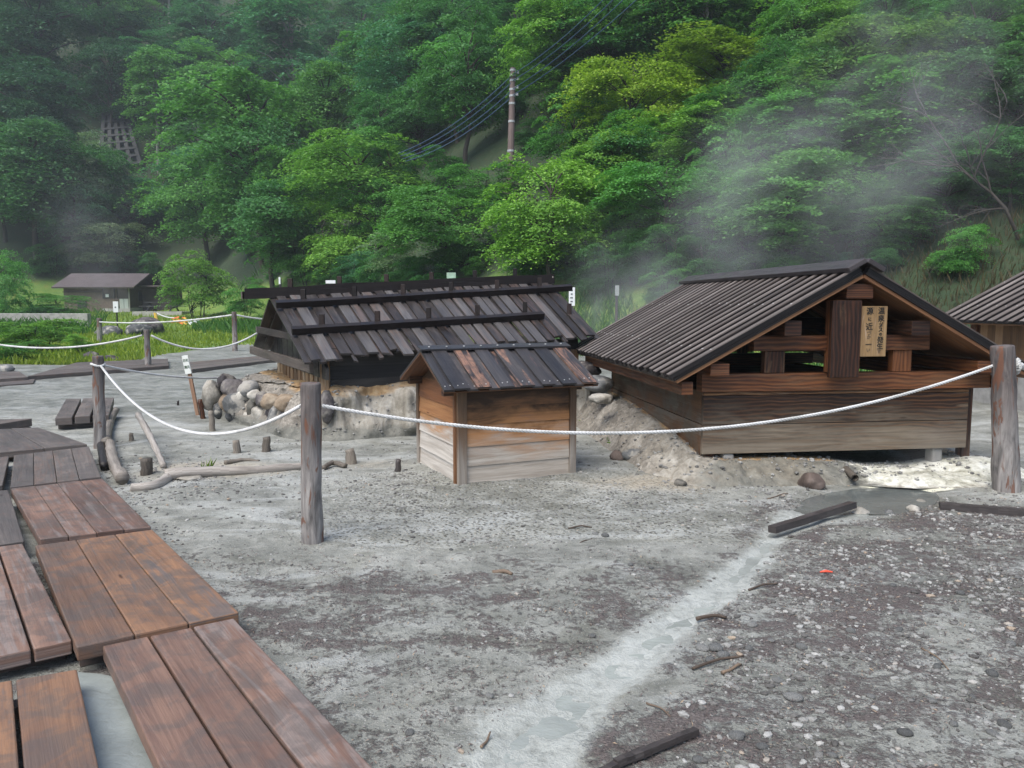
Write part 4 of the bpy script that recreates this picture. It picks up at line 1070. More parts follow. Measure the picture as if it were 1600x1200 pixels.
# ------------------------------------------------------------------ driftwood, stakes, beams
M_drift = wood('bleached_driftwood', (.10, .09, .075), (.26, .235, .205), (.42, .39, .35), wet=.65, blotch=.7)
M_driftd = wood('dark_sodden_timber', (.022, .019, .019), (.060, .052, .050), (.13, .115, .108), wet=.5, spec=.35)
M_stake = wood('stake_timber', (.07, .06, .05), (.16, .14, .115), (.27, .24, .20), wet=.65)
def log(name, pix, r, label, mat, cat='log', z=None, rough=.25, taper=1.0, n=26):
    pts = smooth_path([atz(u, v, 0) + V((0, 0, r[0] * .55 if z is None else z[i])) for i, (u, v) in enumerate(pix)], max(3, n // len(pix)))
    o0 = pts[0].copy(); m = len(pts)
    fk = .78 if name == 'driftwood_log' else 1.0
    rad = [fk * (r[0] + (r[1] - r[0]) * i / (m - 1)) * (1 + .14 * nz(i, r[0] * 90, .35, 3)) for i in range(m)]
    mb = MB(); mb.tube([p - o0 + V((0, 0, .01 * nz(i, 2, .4, r[0] * 50))) for i, p in enumerate(pts)], rad, 12, True, None, 0, rough, r[0] * 40)
    o = mb.obj(name, mat, None, o0, smooth=True); return tag(o, label, cat)
log('driftwood_log', [(182, 652), (172, 668), (167, 700)], (.050, .065), 'bleached log standing on edge just right of the brown post', M_drift, z=(.10, .06, .06))
log('driftwood_log', [(172, 700), (178, 730), (192, 757)], (.055, .075), 'pale log curving away below the brown post towards the brown panel', M_drift, z=(.05, .05, .05))
log('driftwood_log', [(160, 655), (157, 690), (163, 735)], (.045, .05), 'dark log lying along the edge of the boardwalk bend', M_driftd, z=(.05, .04, .04))
log('driftwood_log', [(218, 685), (236, 708), (256, 733)], (.045, .035), 'silvery log propped on a stub, right of the brown post', M_drift, z=(.26, .17, .03))
log('driftwood_log', [(258, 752), (320, 746), (400, 741), (474, 732)], (.062, .05), 'long half buried log lying left of the foreground post', M_drift, z=(.05, .05, .03, .02))
log('driftwood_log', [(205, 768), (240, 765), (262, 752)], (.05, .055), 'short cracked log joining the long half buried log', M_drift, z=(.03, .03, .03))
log('driftwood_log', [(352, 727), (380, 722), (405, 722)], (.03, .02), 'thin dark branch half sunk above the long log', M_stake, z=(.02, .02, .01))
log('driftwood_log', [(505, 735), (520, 728), (540, 731)], (.03, .03), 'stubby broken log right of the foreground post', M_stake, z=(.02, .03, .02))
def stub(u, v0, v1, r, label, mat, lean=0, name='stake', cat='stake'):
    b = atz(u, v0); t = aty(u + lean, v1, b.y); b.z -= .06
    mb = MB(); n = 7; pts = [V((0, 0, 0)) + (t - b) * (i / n) + V((.01 * nz(i, u, .6), 0, 0)) for i in range(n + 1)]
    mb.tube(pts, [r * (1.12 - .3 * i / n) * (1 + .1 * nz(i, u, .9)) for i in range(n + 1)], 10, True, None, 0, .3, u * .1)
    return tag(mb.obj(name, mat, None, b, smooth=True), label, cat)
stub(369, 707, 688, .038, 'squared off stump between the rope and the long log', M_stake, 0, 'stump', 'stump')
stub(415, 706, 683, .045, 'ragged splintered stump below the egg shaped boulder', M_stake, 2, 'stump', 'stump')
stub(549, 722, 702, .05, 'broken grey stump right of the foreground post', M_stake, -2, 'stump', 'stump')
stub(333, 674, 642, .035, 'grey stake standing in front of the left end of the boulder wall', M_stake, -4)
stub(318, 654, 624, .035, 'dark red brown stake beside the leaning sign stick', M_bigframe, -6)
stub(229, 741, 716, .055, 'brown stub under the silvery log', M_stake, 0, 'stump', 'stump')
stub(205, 689, 677, .03, 'small peg of old wood left of the silvery log', M_stake, 0)
stub(278, 634, 626, .02, 'tiny peg behind the rope, left of the sign stick', M_driftd, 0)
stub(620, 738, 718, .03, 'dark knotty stub near the left foot of the box shed', M_driftd, 3, 'stump', 'stump')
stub(578, 685, 677, .025, 'small grey stub at the foot of the white mineral bank', M_stake, 0, 'stump', 'stump')
def timber(pix, w, h, label, mat, z=.04, name='timber_beam'):
    P = [atz(u, v, 0) for u, v in pix]; o0 = P[0] + V((0, 0, z)); mb = MB()
    n = 10; a, b = V((0, 0, 0)), P[1] - P[0]
    pts = [a.lerp(b, i / n) + V((0, 0, .004 * nz(i, w * 99, .5))) for i in range(n + 1)]
    for i in range(n): mb.beam(pts[i], pts[i + 1] + (pts[i + 1] - pts[i]) * .01, w * (1 + .06 * nz(i, 3, .8)), h * (1 + .06 * nz(i, 5, .8)), (0, .12, 1), (.5, .5, 0))
    return tag(mb.obj(name, mat, None, o0), label, 'beam')
timber([(1206, 837), (1332, 797)], .06, .045, 'dark squared beam lying across the outflow of the pool', M_driftd)
timber([(1468, 793), (1620, 806)], .10, .05, 'dark flat timber half buried on the right, in front of the thick post', M_driftd, .015)
timber([(962, 1202), (1088, 1150)], .026, .022, 'dark wet beam lying at the bottom edge of the photo', M_driftd, .02)
timber([(925, 1222), (1010, 1176)], .026, .02, 'thin dark lath beside the wet beam at the bottom edge', M_driftd, .015)
M_stick = wood('loose_twig', (.06, .045, .035), (.15, .11, .08), (.30, .22, .15), wet=.6)
for i, (a, b, r, lab) in enumerate([((1082, 1045), (1162, 1025), .010, 'slim pale stick lying by the milky stream'), ((1128, 1055), (1158, 1040), .012, 'pale split stick left of the large bluish stone'),
        ((1440, 1012), (1482, 1046), .006, 'thin straw coloured twig on the right foreground gravel'), ((752, 1170), (766, 1148), .008, 'short brown twig at the bottom centre'),
        ((1088, 968), (1135, 966), .016, 'dark bark strip on the bank of the stream'), ((888, 826), (925, 824), .010, 'dark twig on the gravel in front of the box shed'),
        ((905, 850), (925, 842), .007, 'bent twig left of two white stones'), ((1170, 922), (1216, 912), .010, 'dark twig right of the stream bend'),
        ((1010, 1098), (1048, 1120), .006, 'fine reddish twig on the pale mud'), ((1488, 890), (1520, 918), .006, 'thin twig on the far right gravel'),
        ((770, 896), (800, 900), .022, 'dark slab of bark on the mud, centre'), ((1200, 780), (1232, 772), .009, 'dark twig left of the brown boulder')]):
    log('stick', [a, ((a[0] + b[0]) / 2 + 2, (a[1] + b[1]) / 2 - 1), b], (r * .62, r * .4), lab, M_stick, 'stick', (r * .4, r * .7, r * .4), .2, n=9)
# drain pipe feeding the pool
def pipe():
    a = aty(1322, 733, 6.62); b = aty(1336, 747, 6.38); mb = MB(); o0 = b
    mb.tube([a - o0, (a + b) / 2 - o0, V((0, 0, 0))], .030, 14, False); mb.tube([V((0, 0, 0)), (a - b) * .9], [.023, .023], 14, False)
    tag(mb.obj('drain_pipe', M_stake, None, o0, smooth=True), 'short crusted drain pipe poking out above the hot spring pool', 'pipe')
pipe()
# leaning sign
def stake_sign():
    b = atz(311, 650); t = aty(291, 556, b.y - .02)
    root = empty('stake_sign', b, 0, 'small white sign with dark green writing on a leaning brown stick', 'sign')
    mb = MB(); mb.beam(V((0, 0, -.1)), (t - b) * .98, .045, .03, (0, -1, 0)); mb.obj('stick', wood('sign_stick', (.16, .085, .05), (.30, .175, .11), (.42, .29, .2)), root)
    d = (t - b).normalized(); c = (t - b) * .86; yaw = R(-12)
    x = Matrix.Rotation(yaw, 3, 'Z') @ V((1, 0, 0)); n = d.cross(x).normalized(); n = n if n.y < 0 else -n
    x = n.cross(d) if n.cross(d).x > 0 else d.cross(n)
    pl = MB(); pl.beam(c - d * .125 + n * .028, c + d * .125 + n * .028, .092, .014, n)
    po = pl.obj('plate', plain('white_sign_enamel', (.72, .75, .71), .35, .08), root, bevel=.002)
    rot = Matrix((x, -n, d)).transposed().to_4x4(); rot.translation = c + n * .0365
    g = plain('dark_green_lettering', (.035, .085, .045), .5)
    for s in ('日', -.020, .06), ('光', .020, .06), ('湯', -.020, -.035), ('元', .020, -.035):
        pass
    tx = text_plate('lettering', [('日', -.021, .055, .044), ('光', .021, .055, .044), ('湯', -.021, -.035, .044), ('元', .021, -.035, .044)], g, root, 0, .0008)
    tx.matrix_local = rot
stake_sign()

# ------------------------------------------------------------------ shed at the right edge
M_rwall = wood('orange_vertical_boarding', (.13, .07, .035), (.28, .155, .075), (.40, .25, .14), wet=.6, contrast=.6)
def right_shed():
    y0 = 11.8; o = V((6.93, y0, ground_z(6.93, y0)))
    root = empty('battened_side_shed', o, R(7.5), 'orange boarded shed on a pale concrete base, cut off by the right edge', 'shed')
    L, W = 3.6, 2.8
    mb = MB(); mb.box((0, -L, -.1), (W, 0, .44)); mb.obj('concrete_base', M_concrete, root, bevel=.01)
    mb = MB(); y = 0
    while y > -L: mb.box((.03, y - .148, .442), (.06, y, 1.24), None, 'z'); y -= .15
    mb.obj('wall', M_rwall, root, bevel=.003)
    mb = MB(); x = .062
    while x < W - .15:
        mb.box((x, -.06, .442), (x + .147, -.03, 1.24 + min(x, W - x) * .5), None, 'z'); mb.box((x, -L + .03, .442), (x + .147, -L + .06, 1.24 + min(x, W - x) * .5), None, 'z'); x += .15
    mb.box((W - .06, -L, .442), (W - .03, 0, 1.24))
    mb.obj('wall', M_rwall, root)
    mb = MB(); mb.box((-.02, -.13, .30), (.10, -.0, 1.235), None, 'z'); mb.obj('corner_post', M_bigframe, root, bevel=.005)
    gable_roof(root, (W / 2, 2.0), 1.72, .86, -L - .3, .33, 22, .085, .034, .17, M_cap)
right_shed()

# ------------------------------------------------------------------ hut beyond the lawn
M_hutwall = plain('brown_hut_boarding', (.175, .135, .11), .8, .2, 3)
M_hutside = plain('dark_hut_boarding', (.085, .066, .058), .8, .2, 3)
M_hutroof = plain('brown_metal_roof', (.105, .085, .085), .6, .25, 1.5)
M_glass = plain('dark_window_glass', (.035, .042, .045), .15, .2, 2, 0, .6)
M_frame = plain('dark_window_frame', (.05, .045, .042), .6)
M_white = plain('white_board', (.70, .72, .72), .5, .08, 6)
M_hutbase = plain('hut_plinth', (.40, .39, .36), .85, .2, 3)
M_shoji = plain('pale_door_panel', (.42, .46, .42), .6, .1)
def hut():
    Y = 66.0; a = gp(104, Y); b = gp(206, Y); z0 = aty(180, 487, Y).z
    W = (b - a).length; o = V((a.x, Y, z0)); k = Y / F
    root = empty('brown_hut', o, 0, 'long brown hut with dark metal roof at the far side of the lawn', 'hut')
    H = 40 * k; D = 4.6
    mb = MB(); mb.box((0, 0, 12 * k - .2), (5.4, .12, H)); mb.box((0, .01, -1.2), (3.3, .12, 12 * k - .2)); mb.box((0, D - .1, -1), (W, D, H)); mb.box((0, .13, -1), (.12, D - .11, H)); mb.obj('wall', M_hutwall, root)
    mb = MB(); mb.box((W - .12, .06, .25), (W, D, H + .1)); mb.hexa([(W - .12, .1, H), (W - .12, D, H), (W, D, H), (W, .1, H), (W - .12, D / 2 - .1, H + 1.0), (W - .12, D / 2 + .1, H + 1.0), (W, D / 2 + .1, H + 1.0), (W, D / 2 - .1, H + 1.0)], 1, 1, 1); mb.obj('wall', M_hutside, root)
    mb = MB(); mb.box((60 * k, -.1, -.4), (W + .02, .0, 5 * k)); mb.box((W - .02, .0, -.4), (W + .05, D, 6 * k)); mb.obj('plinth', M_hutbase, root)
    mb = MB(); mb.box((60 * k, -.06, 18 * k), (W - .15, .0, 21 * k)); mb.box((60 * k, -.05, 5 * k), (81 * k, .0, 18 * k)); mb.box((60 * k, -.07, 36 * k), (W, .0, 40 * k)); mb.obj('wall', M_hutwall, root)
    mb = MB(); mb.box((0, -.18, 30 * k), (59 * k, -.02, 31 * k)); mb.obj('eave_rail', M_frame, root)
    for x0, x1, za, zb in ((61, 80, 20, 36), (83, 101, 20, 36)):
        f = MB()
        for q in ((x0, x1, za, za + 1), (x0, x1, zb - 1, zb), (x0, x0 + 1, za + 1, zb - 1), (x1 - 1, x1, za + 1, zb - 1)): f.box((q[0] * k, -.1, q[2] * k), (q[1] * k, -.03, q[3] * k))
        fo = f.obj('window', M_frame, root)
        g = MB(); g.box(((x0 + 1) * k, -.05, (za + 1) * k), ((x1 - 1) * k, -.03, (zb - 1) * k)); g.obj('pane', M_glass, fo)
    f = MB(); f.box((21 * k, -.05, 6 * k), (35 * k, .01, 17 * k)); f.obj('window', M_glass, root)
    d = MB()
    for i in range(2): d.box(((87 + i * 7) * k, -.09, 2 * k), ((93.4 + i * 7) * k, -.04, 20 * k))
    d.box((86 * k, -.07, 1 * k), (101 * k, -.03, 2 * k)); d.obj('door', M_shoji, root)
    m = MB(); m.box((66 * k, -.13, 22.5 * k), (71 * k, -.11, 27 * k)); m.obj('notice', M_white, root)
    m = MB(); m.box((85.5 * k, -.4, 36.4 * k), (93.5 * k, -.2, 38 * k)); m.obj('lamp_tube', M_white, root)
    m = MB(); m.tube([(102.5 * k, -.12, 0), (102.5 * k, -.12, H)], .05, 8); m.obj('drainpipe', M_hutbase, root)
    f = MB(); f.box((W - .0, 1.6, 17 * k), (W + .04, 3.4, 32 * k)); f.obj('window', M_glass, root)
    r = MB(); e = .8
    for s, ya, yb in ((-1, -e, D / 2), (1, D + e, D / 2)):
        r.slab([(-.55, yb, H + 1.12), (-.55, ya, H - .12), (W + .75, ya, H - .12), (W + .75, yb, H + 1.12)], .12)
    r.obj('roof', M_hutroof, root)
    # annexe under the tree
    m = MB(); m.box((W + .02, 2.2, -.3), (W + 2.6, 4.4, 2.1)); m.obj('annexe', M_hutside, root)
    m = MB(); m.box((W + .1, 1.4, 2.102), (W + 2.9, 4.6, 2.25)); m.obj('roof', M_hutroof, root)
    # post sign, table
hut()
def notice(u, v0, v1, wpx, Y, label, name='notice_board', vb=None, lines=3, tilt=0.0, mat=None):
    k = Y / F; c = aty(u, v1, Y); g = gp(u, Y); root = empty(name, g, R(tilt), label, 'notice')
    z0, z1 = aty(u, v1, Y).z - g.z, aty(u, v0, Y).z - g.z
    m = MB(); m.box((-wpx * k / 2, -.025, z0), (wpx * k / 2, .02, z1)); m.obj('board', mat or M_white, root, bevel=.004)
    m = MB(); m.tube([(0, .06, -.2), (0, .06, z1 - .05)], .035, 8); m.obj('post', M_driftd, root)
    if lines:
        m = MB(); random.seed(int(u))
        for i in range(lines):
            zz = z0 + (z1 - z0) * (.2 + .6 * i / max(1, lines - 1)) if lines > 1 else z0 + (z1 - z0) * .4
            w = wpx * k * random.uniform(.12, .35)
            m.box((-w, -.032, zz), (w * .6, -.027, zz + .035 * Y / 20))
        m.obj('lettering', plain('grey_lettering', (.12, .13, .14), .6), root)
    return root
notice(184, 471, 488, 8, 36, 'small white notice on a dark post in front of the hut door', lines=1)
notice(893, 449, 478, 9.5, 20.5, 'tall narrow white notice standing in the steam behind the long roof', lines=4, tilt=-4)
notice(963, 446, 462, 6, 20.0, 'dim narrow notice on a pale pole half lost in the steam', lines=0, mat=plain('greyed_board', (.32, .35, .33), .7))
notice(519, 438, 443, 15, 24, 'low white horizontal board showing behind the roof ridge', lines=0)
notice(440, 433, 444, 2.6, 24, 'slim white marker showing behind the left end of the roof ridge', lines=0)
notice(706, 426, 436, 14, 24, 'pale board glimpsed between the ridge and the bushes', lines=0, mat=plain('greenish_board', (.35, .50, .38), .7))
def picnic_table():
    Y = 58.0; g = gp(256, Y); g.z = aty(256, 487, Y).z; root = empty('picnic_table', g, 0, 'dark picnic table with benches under the small tree by the hut', 'table')
    M = plain('picnic_timber', (.075, .075, .08), .6)
    m = MB(); [m.box((-1.15, -.38 + i * .2, .66), (1.15, -.20 + i * .2, .71)) for i in range(4)]; m.obj('tabletop', M, root)
    for y in (-.8, .62): 
        m = MB(); m.box((-1.35, y, .38), (1.35, y + .25, .43)); m.obj('seat', M, root)
    for x in (-.85, .85):
        m = MB(); m.beam((x, -.75, 0), (x, .2, .66), .08, .06); m.beam((x + .07, .75, 0), (x + .07, -.2, .66), .08, .06); m.box((x - .04, -.7, .32), (x - .0, .8, .375)); m.obj('leg', M, root)
    m = MB(); m.box((-1.7, -1.1, -.35), (1.9, 1.1, .02)); m.obj('platform', M_hutbase, root)
picnic_table()
def streamers():
    o = aty(268, 497, 26.4); k = 26.4 / F
    root = empty('caution_streamer', o, 0, 'crumpled yellow, orange and white caution streamers tied to the lawn rope', 'streamer')
    cols = [plain('yellow_plastic', (.75, .48, .06), .5), plain('orange_plastic', (.70, .16, .03), .5), M_white]
    for j, mt in enumerate(cols):
        m = MB(); random.seed(40 + j)
        for i in range(9):
            x = (random.uniform(-1, 20) if j < 2 else random.uniform(16, 36)) * k; z = -.05 + random.uniform(-5, 3) * k
            a = V((x, random.uniform(-.06, .06), z)); b = a + V((random.uniform(2, 8) * k, random.uniform(-.05, .05), random.uniform(-5, 3) * k))
            m.beam(a, b, .012, random.uniform(1.5, 2.6) * k, (0, .3, 1))
        m.obj('strip', mt, root)
streamers()
def barrier():
    b = gp(243, 36); b.z = aty(243, 509, 36).z; root = empty('barrier_pole', b, 0, 'leaning yellow and orange barrier poles in front of the large dark rock', 'barrier')
    k = 36 / F
    for x0, x1, c in ((3.5, 0, (.80, .50, .06)), (-1, -3, (.75, .18, .05)), (6, 2, (.55, .40, .10))):
        m = MB(); m.tube([(x0 * k, 0, 0), (x1 * k, .05, 20 * k if x0 > 0 else 12 * k)], .045, 8); m.obj('pole', plain('barrier_paint', c, .5), root)
barrier()
def low_wall():
    a = gp(-60, 40); b = gp(139, 40); o = V((a.x, 40, aty(60, 502, 40).z - .0)); L = b.x - a.x
    m = MB(); m.box((0, 0, -1), (L, .35, .40))
    tag(m.obj('concrete_wall', M_concrete, None, o, bevel=.02), 'low grey concrete wall in the weeds left of the hut', 'wall')
low_wall()

# ------------------------------------------------------------------ utility pole and wires
def utility_pole():
    Y = 41.0; b = gp(796.5, Y); t = aty(801.5, 106, Y); b.z = min(b.z, aty(797, 275, Y).z) - .3
    root = empty('utility_pole', b, 0, 'brown utility pole with pale bands rising out of the forest slope', 'utility pole')
    d = t - b; m = MB(); m.tube([d * (i / 12) for i in range(13)], [.19 - .05 * i / 12 for i in range(13)], 12, True)
    m.obj('shaft', plain('brown_pole_paint', (.17, .125, .115), .7, .2, 2), root)
    bd = plain('galvanised_band', (.42, .44, .46), .5)
    for v in (110, 118, 126, 140, 150, 162, 190, 236):
        f = (d.z - (t.z - aty(800, v, Y).z)) / d.z; m = MB(); m.tube([d * f - V((0, 0, .05)), d * f + V((0, 0, .05))], .205 - .05 * f, 12); m.obj('band', bd, root)
    for v in (114, 124, 137, 148):
        f = (d.z - (t.z - aty(800, v, Y).z)) / d.z; m = MB(); c = d * f; m.tube([c + V((.1, -.05, 0)), c + V((.26, -.1, 0))], .04, 8); m.tube([c + V((.26, -.1, -.07)), c + V((.26, -.1, .08))], .055, 8); m.obj('insulator', bd, root)
    mat = plain('blue_grey_cable', (.045, .09, .17), .5)
    for i, (v, top_u, lab) in enumerate(((115, 962, 'topmost'), (125, 978, 'second'), (138, 994, 'third'), (148, 1016, 'lowest'))):
        c = aty(803, v, Y - .15); R1 = aty(top_u, -20, 32.0); L1 = aty(622 + i * 4, 240 + i * 4, 43.0)
        pts = [L1.lerp(c, j / 14) - V((0, 0, 4 * .45 * (j / 14) * (1 - j / 14))) for j in range(14)] + [c.lerp(R1, j / 12) - V((0, 0, 4 * .25 * (j / 12) * (1 - j / 12))) for j in range(13)]
        m = MB(); m.tube([p - c for p in pts], .022, 5)
        tag(m.obj('power_cable', mat, None, c), lab + ' of the four blue cables crossing the utility pole', 'cable', 'cables on the utility pole')
utility_pole()

# ------------------------------------------------------------------ trees
import numpy as np
def leaf_mat():
    t = NT('broadleaf_foliage'); oi = t.n('ObjectInfo')
    A = t.n('Attribute', attribute_name='tint'); sp = t.n('SeparateColor', {'Color': A.outputs['Color']})
    base = oi.outputs['Color']
    col = t.mix(t.mr(sp.outputs[0], 0, 1, 0, 1, False), t.mix(1.0, base, (.62, .70, .72), 'MULTIPLY'), t.mix(1.0, base, (1.45, 1.30, 1.0), 'MULTIPLY'))
    d = t.n('BsdfPrincipled', {'Base Color': col, 'Roughness': .5, 'Specular IOR Level': .3})
    tr = t.n('BsdfTranslucent', {'Color': t.mix(1.0, col, (1.0, 1.12, .7), 'MULTIPLY')})
    mx = t.n('MixShader', {0: .38}); t.t.links.new(d.outputs[0], mx.inputs[1]); t.t.links.new(tr.outputs[0], mx.inputs[2])
    t.t.links.new(mx.outputs[0], t.out.inputs[0]); return t.m
M_leaf = leaf_mat()
M_bark = plain('dark_bark', (.060, .050, .042), .85, .4, 6, .02)
M_birch = plain('pale_birch_bark', (.36, .34, .31), .8, .35, 5)
def leaves_mesh(name, pos, nrm, size, rng, asp=.55, tint=None):
    n = len(pos)
    a = rng.normal(size=(n, 3)); x = a - nrm * np.sum(a * nrm, 1)[:, None]; x /= np.linalg.norm(x, axis=1)[:, None] + 1e-9
    y = np.cross(nrm, x); s = size[:, None]
    v = np.stack([pos - x * s * .5, pos - y * s * asp * .5 + nrm * s * .10, pos + x * s * .5 - nrm * s * .06, pos + y * s * asp * .5 + nrm * s * .10], 1).reshape(-1, 3)
    me = bpy.data.meshes.new(name); me.vertices.add(4 * n); me.vertices.foreach_set('co', v.ravel().astype(np.float32))
    me.loops.add(4 * n); me.loops.foreach_set('vertex_index', np.arange(4 * n, dtype=np.int32))
    me.polygons.add(n); me.polygons.foreach_set('loop_start', np.arange(0, 4 * n, 4, dtype=np.int32)); me.polygons.foreach_set('loop_total', np.full(n, 4, np.int32))
    at = me.attributes.new('tint', 'FLOAT_COLOR', 'FACE')
    tt = np.ones((n, 4), np.float32); tt[:, 0] = rng.random(n) if tint is None else tint; at.data.foreach_set('color', tt.ravel())
    me.materials.append(M_leaf); me.update(calc_edges=True); me.validate(); return me
def crown_protos(seed, rad, zc, rz, nspray, nleaf, leaf, spray, layered, droop=.35, low=-.8):
    rng = np.random.default_rng(seed); C = []
    lobes = [(rng.normal(0, .55, 3) * np.array([rad, rad, rz * .8]), rng.uniform(.5, .75)) for _ in range(6)] + [(np.zeros(3), .8)]
    while len(C) < nspray:
        L, k = lobes[rng.integers(len(lobes))]
        d = rng.normal(size=3); d /= np.linalg.norm(d); r = rng.uniform(.35, 1) ** .5
        p = L + d * r * k * np.array([rad, rad, rz])
        if p[2] / rz < low or (d[2] < -.45 and rng.random() < .7): continue
        if layered: p[2] = (np.round(p[2] / layered + rng.uniform(-.34, .34))) * layered + rng.normal(0, layered * .22)
        C.append(p)
    C = np.array(C); P = []; N = []; Tn = []
    c0 = (np.percentile(C, 4, 0) + np.percentile(C, 96, 0)) / 2; e = (np.percentile(C, 96, 0) - np.percentile(C, 4, 0)) / 2
    C = (C - c0) / e * (np.array([rad, rad, rz]) - np.array([spray, spray, spray * .3]))
    rr = np.linalg.norm(C / np.array([rad, rad, rz]), axis=1); C /= np.maximum(rr / ((1 - spray / rad * .5) * rng.uniform(.80, 1.16, len(C))), 1)[:, None]
    for p in C:
        out = p / np.array([rad, rad, rz]); out /= np.linalg.norm(out) + 1e-6
        sr = spray * rng.uniform(.5, 1.35); m = int(nleaf * rng.uniform(.6, 1.4))
        a = rng.uniform(0, 6.283, m); q = np.sqrt(rng.random(m)) * sr * (1 + .35 * np.sin(a * 3 + rng.uniform(0, 6)))
        tilt = np.array([out[0], out[1], 0]) * .35
        lp = np.stack([np.cos(a) * q, np.sin(a) * q, rng.normal(0, sr * .11, m)], 1)
        lp[:, 2] -= droop * q * q / sr + lp[:, 0] * tilt[0] + lp[:, 1] * tilt[1]
        P.append(p + lp)
        nn = np.tile(np.array([out[0] * .45, out[1] * .45, 1.0]), (m, 1)) + rng.normal(0, .36, (m, 3)); nn /= np.linalg.norm(nn, axis=1)[:, None]
        N.append(nn); Tn.append(np.clip(rng.normal(.5 + rng.uniform(-.22, .22), .2, m), 0, 1))
    P = np.concatenate(P); N = np.concatenate(N); Tn = np.concatenate(Tn); P[:, 2] += zc; C[:, 2] += zc
    return leaves_mesh('crown', P, N, leaf * rng.uniform(.7, 1.3, len(P)), rng, .55, Tn), C, rng
def trunk_mesh(C, rng, thick, mat, multi=1, lo=-.25, fork=.3):
    mb = MB(); k = min(len(C), 22); idx = rng.choice(len(C), k, replace=False)
    stems = []
    for s in range(multi):
        a = rng.uniform(0, 6.28); w = .0 if multi == 1 else .10
        top = V((math.cos(a) * w * 1.6 + rng.uniform(-.03, .03), math.sin(a) * w * 1.6 + rng.uniform(-.03, .03), .74))
        b = V((math.cos(a) * w * .2, math.sin(a) * w * .2, lo)); pts = [b.lerp(top, i / 8) + V((rng.normal(0, .008), rng.normal(0, .008), 0)) for i in range(9)]
        mb.tube(pts, [thick * (1.15 - .95 * i / 8) / (1 if multi == 1 else 1.5) for i in range(9)], 7, False); stems.append(pts)
    for j in idx:
        pts = stems[rng.integers(len(stems))]; e = V(C[j]); h = min(max(e.z - .16, fork), .68)
        f = (h - lo) / (.74 - lo) * 8; i = min(int(f), 7); s = pts[i].lerp(pts[i + 1], f - i)
        mid = s.lerp(e, .55) + V((0, 0, .04)); mb.tube([s, s.lerp(mid, .5) + V((0, 0, .012)), mid, e], [thick * .38, thick * .3, thick * .2, thick * .07], 5, False)
    return mb.mesh('trunk', mat, True)
PROTO = {}
def proto(key, seed, thick, mat, multi=1, **kw):
    cm, C, rng = crown_protos(seed, **kw); PROTO[key] = (cm, trunk_mesh(C, rng, thick, mat, multi), kw)
proto('maple', 3, .020, M_bark, rad=.42, zc=.62, rz=.36, nspray=92, nleaf=200, leaf=.0205, spray=.120, layered=.105)
proto('maple2', 5, .020, M_bark, rad=.42, zc=.60, rz=.36, nspray=92, nleaf=200, leaf=.0205, spray=.125, layered=.115)
proto('round', 8, .020, M_bark, rad=.38, zc=.60, rz=.38, nspray=95, nleaf=180, leaf=.0205, spray=.11, layered=.09)
proto('round2', 9, .020, M_bark, rad=.38, zc=.60, rz=.38, nspray=95, nleaf=180, leaf=.021, spray=.115, layered=.10)
proto('tall', 12, .014, M_birch, rad=.24, zc=.60, rz=.40, nspray=95, nleaf=110, leaf=.019, spray=.085, layered=.07)
proto('near', 15, .016, M_bark, rad=.42, zc=.58, rz=.40, nspray=120, nleaf=200, leaf=.0195, spray=.115, layered=.10)
proto('near2', 16, .016, M_bark, rad=.42, zc=.56, rz=.42, nspray=125, nleaf=200, leaf=.0195, spray=.11, layered=.09)
proto('bush', 21, .014, M_bark, 4, rad=.52, zc=.52, rz=.46, nspray=100, nleaf=165, leaf=.024, spray=.14, layered=.10, low=-1.0)
proto('umbrella', 24, .014, M_bark, 5, rad=.50, zc=.66, rz=.32, nspray=100, nleaf=160, leaf=.023, spray=.12, layered=.085, low=-.55)
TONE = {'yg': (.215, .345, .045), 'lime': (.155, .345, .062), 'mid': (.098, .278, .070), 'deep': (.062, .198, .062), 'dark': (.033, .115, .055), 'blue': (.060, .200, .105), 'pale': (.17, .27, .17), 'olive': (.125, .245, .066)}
def plant(key, base, wx, h, tone, label, cat, group=None, name='tree'):
    root = empty(name, base, random.uniform(0, 6.28), label, cat, group)
    cm, tm, kw = PROTO[key]; sx = wx / (2 * kw['rad']); root.scale = (sx, sx, h)
    c = link('crown' if name == 'tree' else 'foliage', cm, root); t = link('trunk' if name == 'tree' else 'stems', tm, root)
    j = random.uniform(.88, 1.14); k = TONE[tone]; c.color = (k[0] * j * random.uniform(.94, 1.06), k[1] * j, k[2] * j, 1)
    return root
def march(u, v, raise_):
    d = ray(u, v); y = 11.0
    while y < 240:
        x = d.x / d.y * y; z = EZ + d.z / d.y * y
        if foot(x, y) > .8 and z <= ground_z(x, y) + raise_: return y
        y += .35 if y < 60 else 1.0
    return 240
def hero(u, v, w, h, tone, key, label, Y=None, push=0.0, cat='tree', name='tree', group='broadleaf trees on the forest slope'):
    kw = PROTO[key][2]; cz = kw['zc'] / 1.0; ch = kw['rz'] * 2.0
    if Y is None:
        d = ray(u, v); Y = 12.0
        while Y < 165:
            H = h * Y / F / ch; x = d.x / d.y * Y
            if foot(x, Y) > .8 and EZ + d.z / d.y * Y <= ground_z(x, Y) + H * cz * .95: break
            Y += .3 if Y < 60 else .8
        Y += push
    H = h * Y / F / ch
    p = aty(u, v, Y); zb = p.z - H * cz; g = ground_z(p.x, Y)
    if zb > g + H * .22: zb = g + H * .22
    return plant(key, V((p.x, Y, zb)), w * Y / F, H, tone, label, cat, group, name)
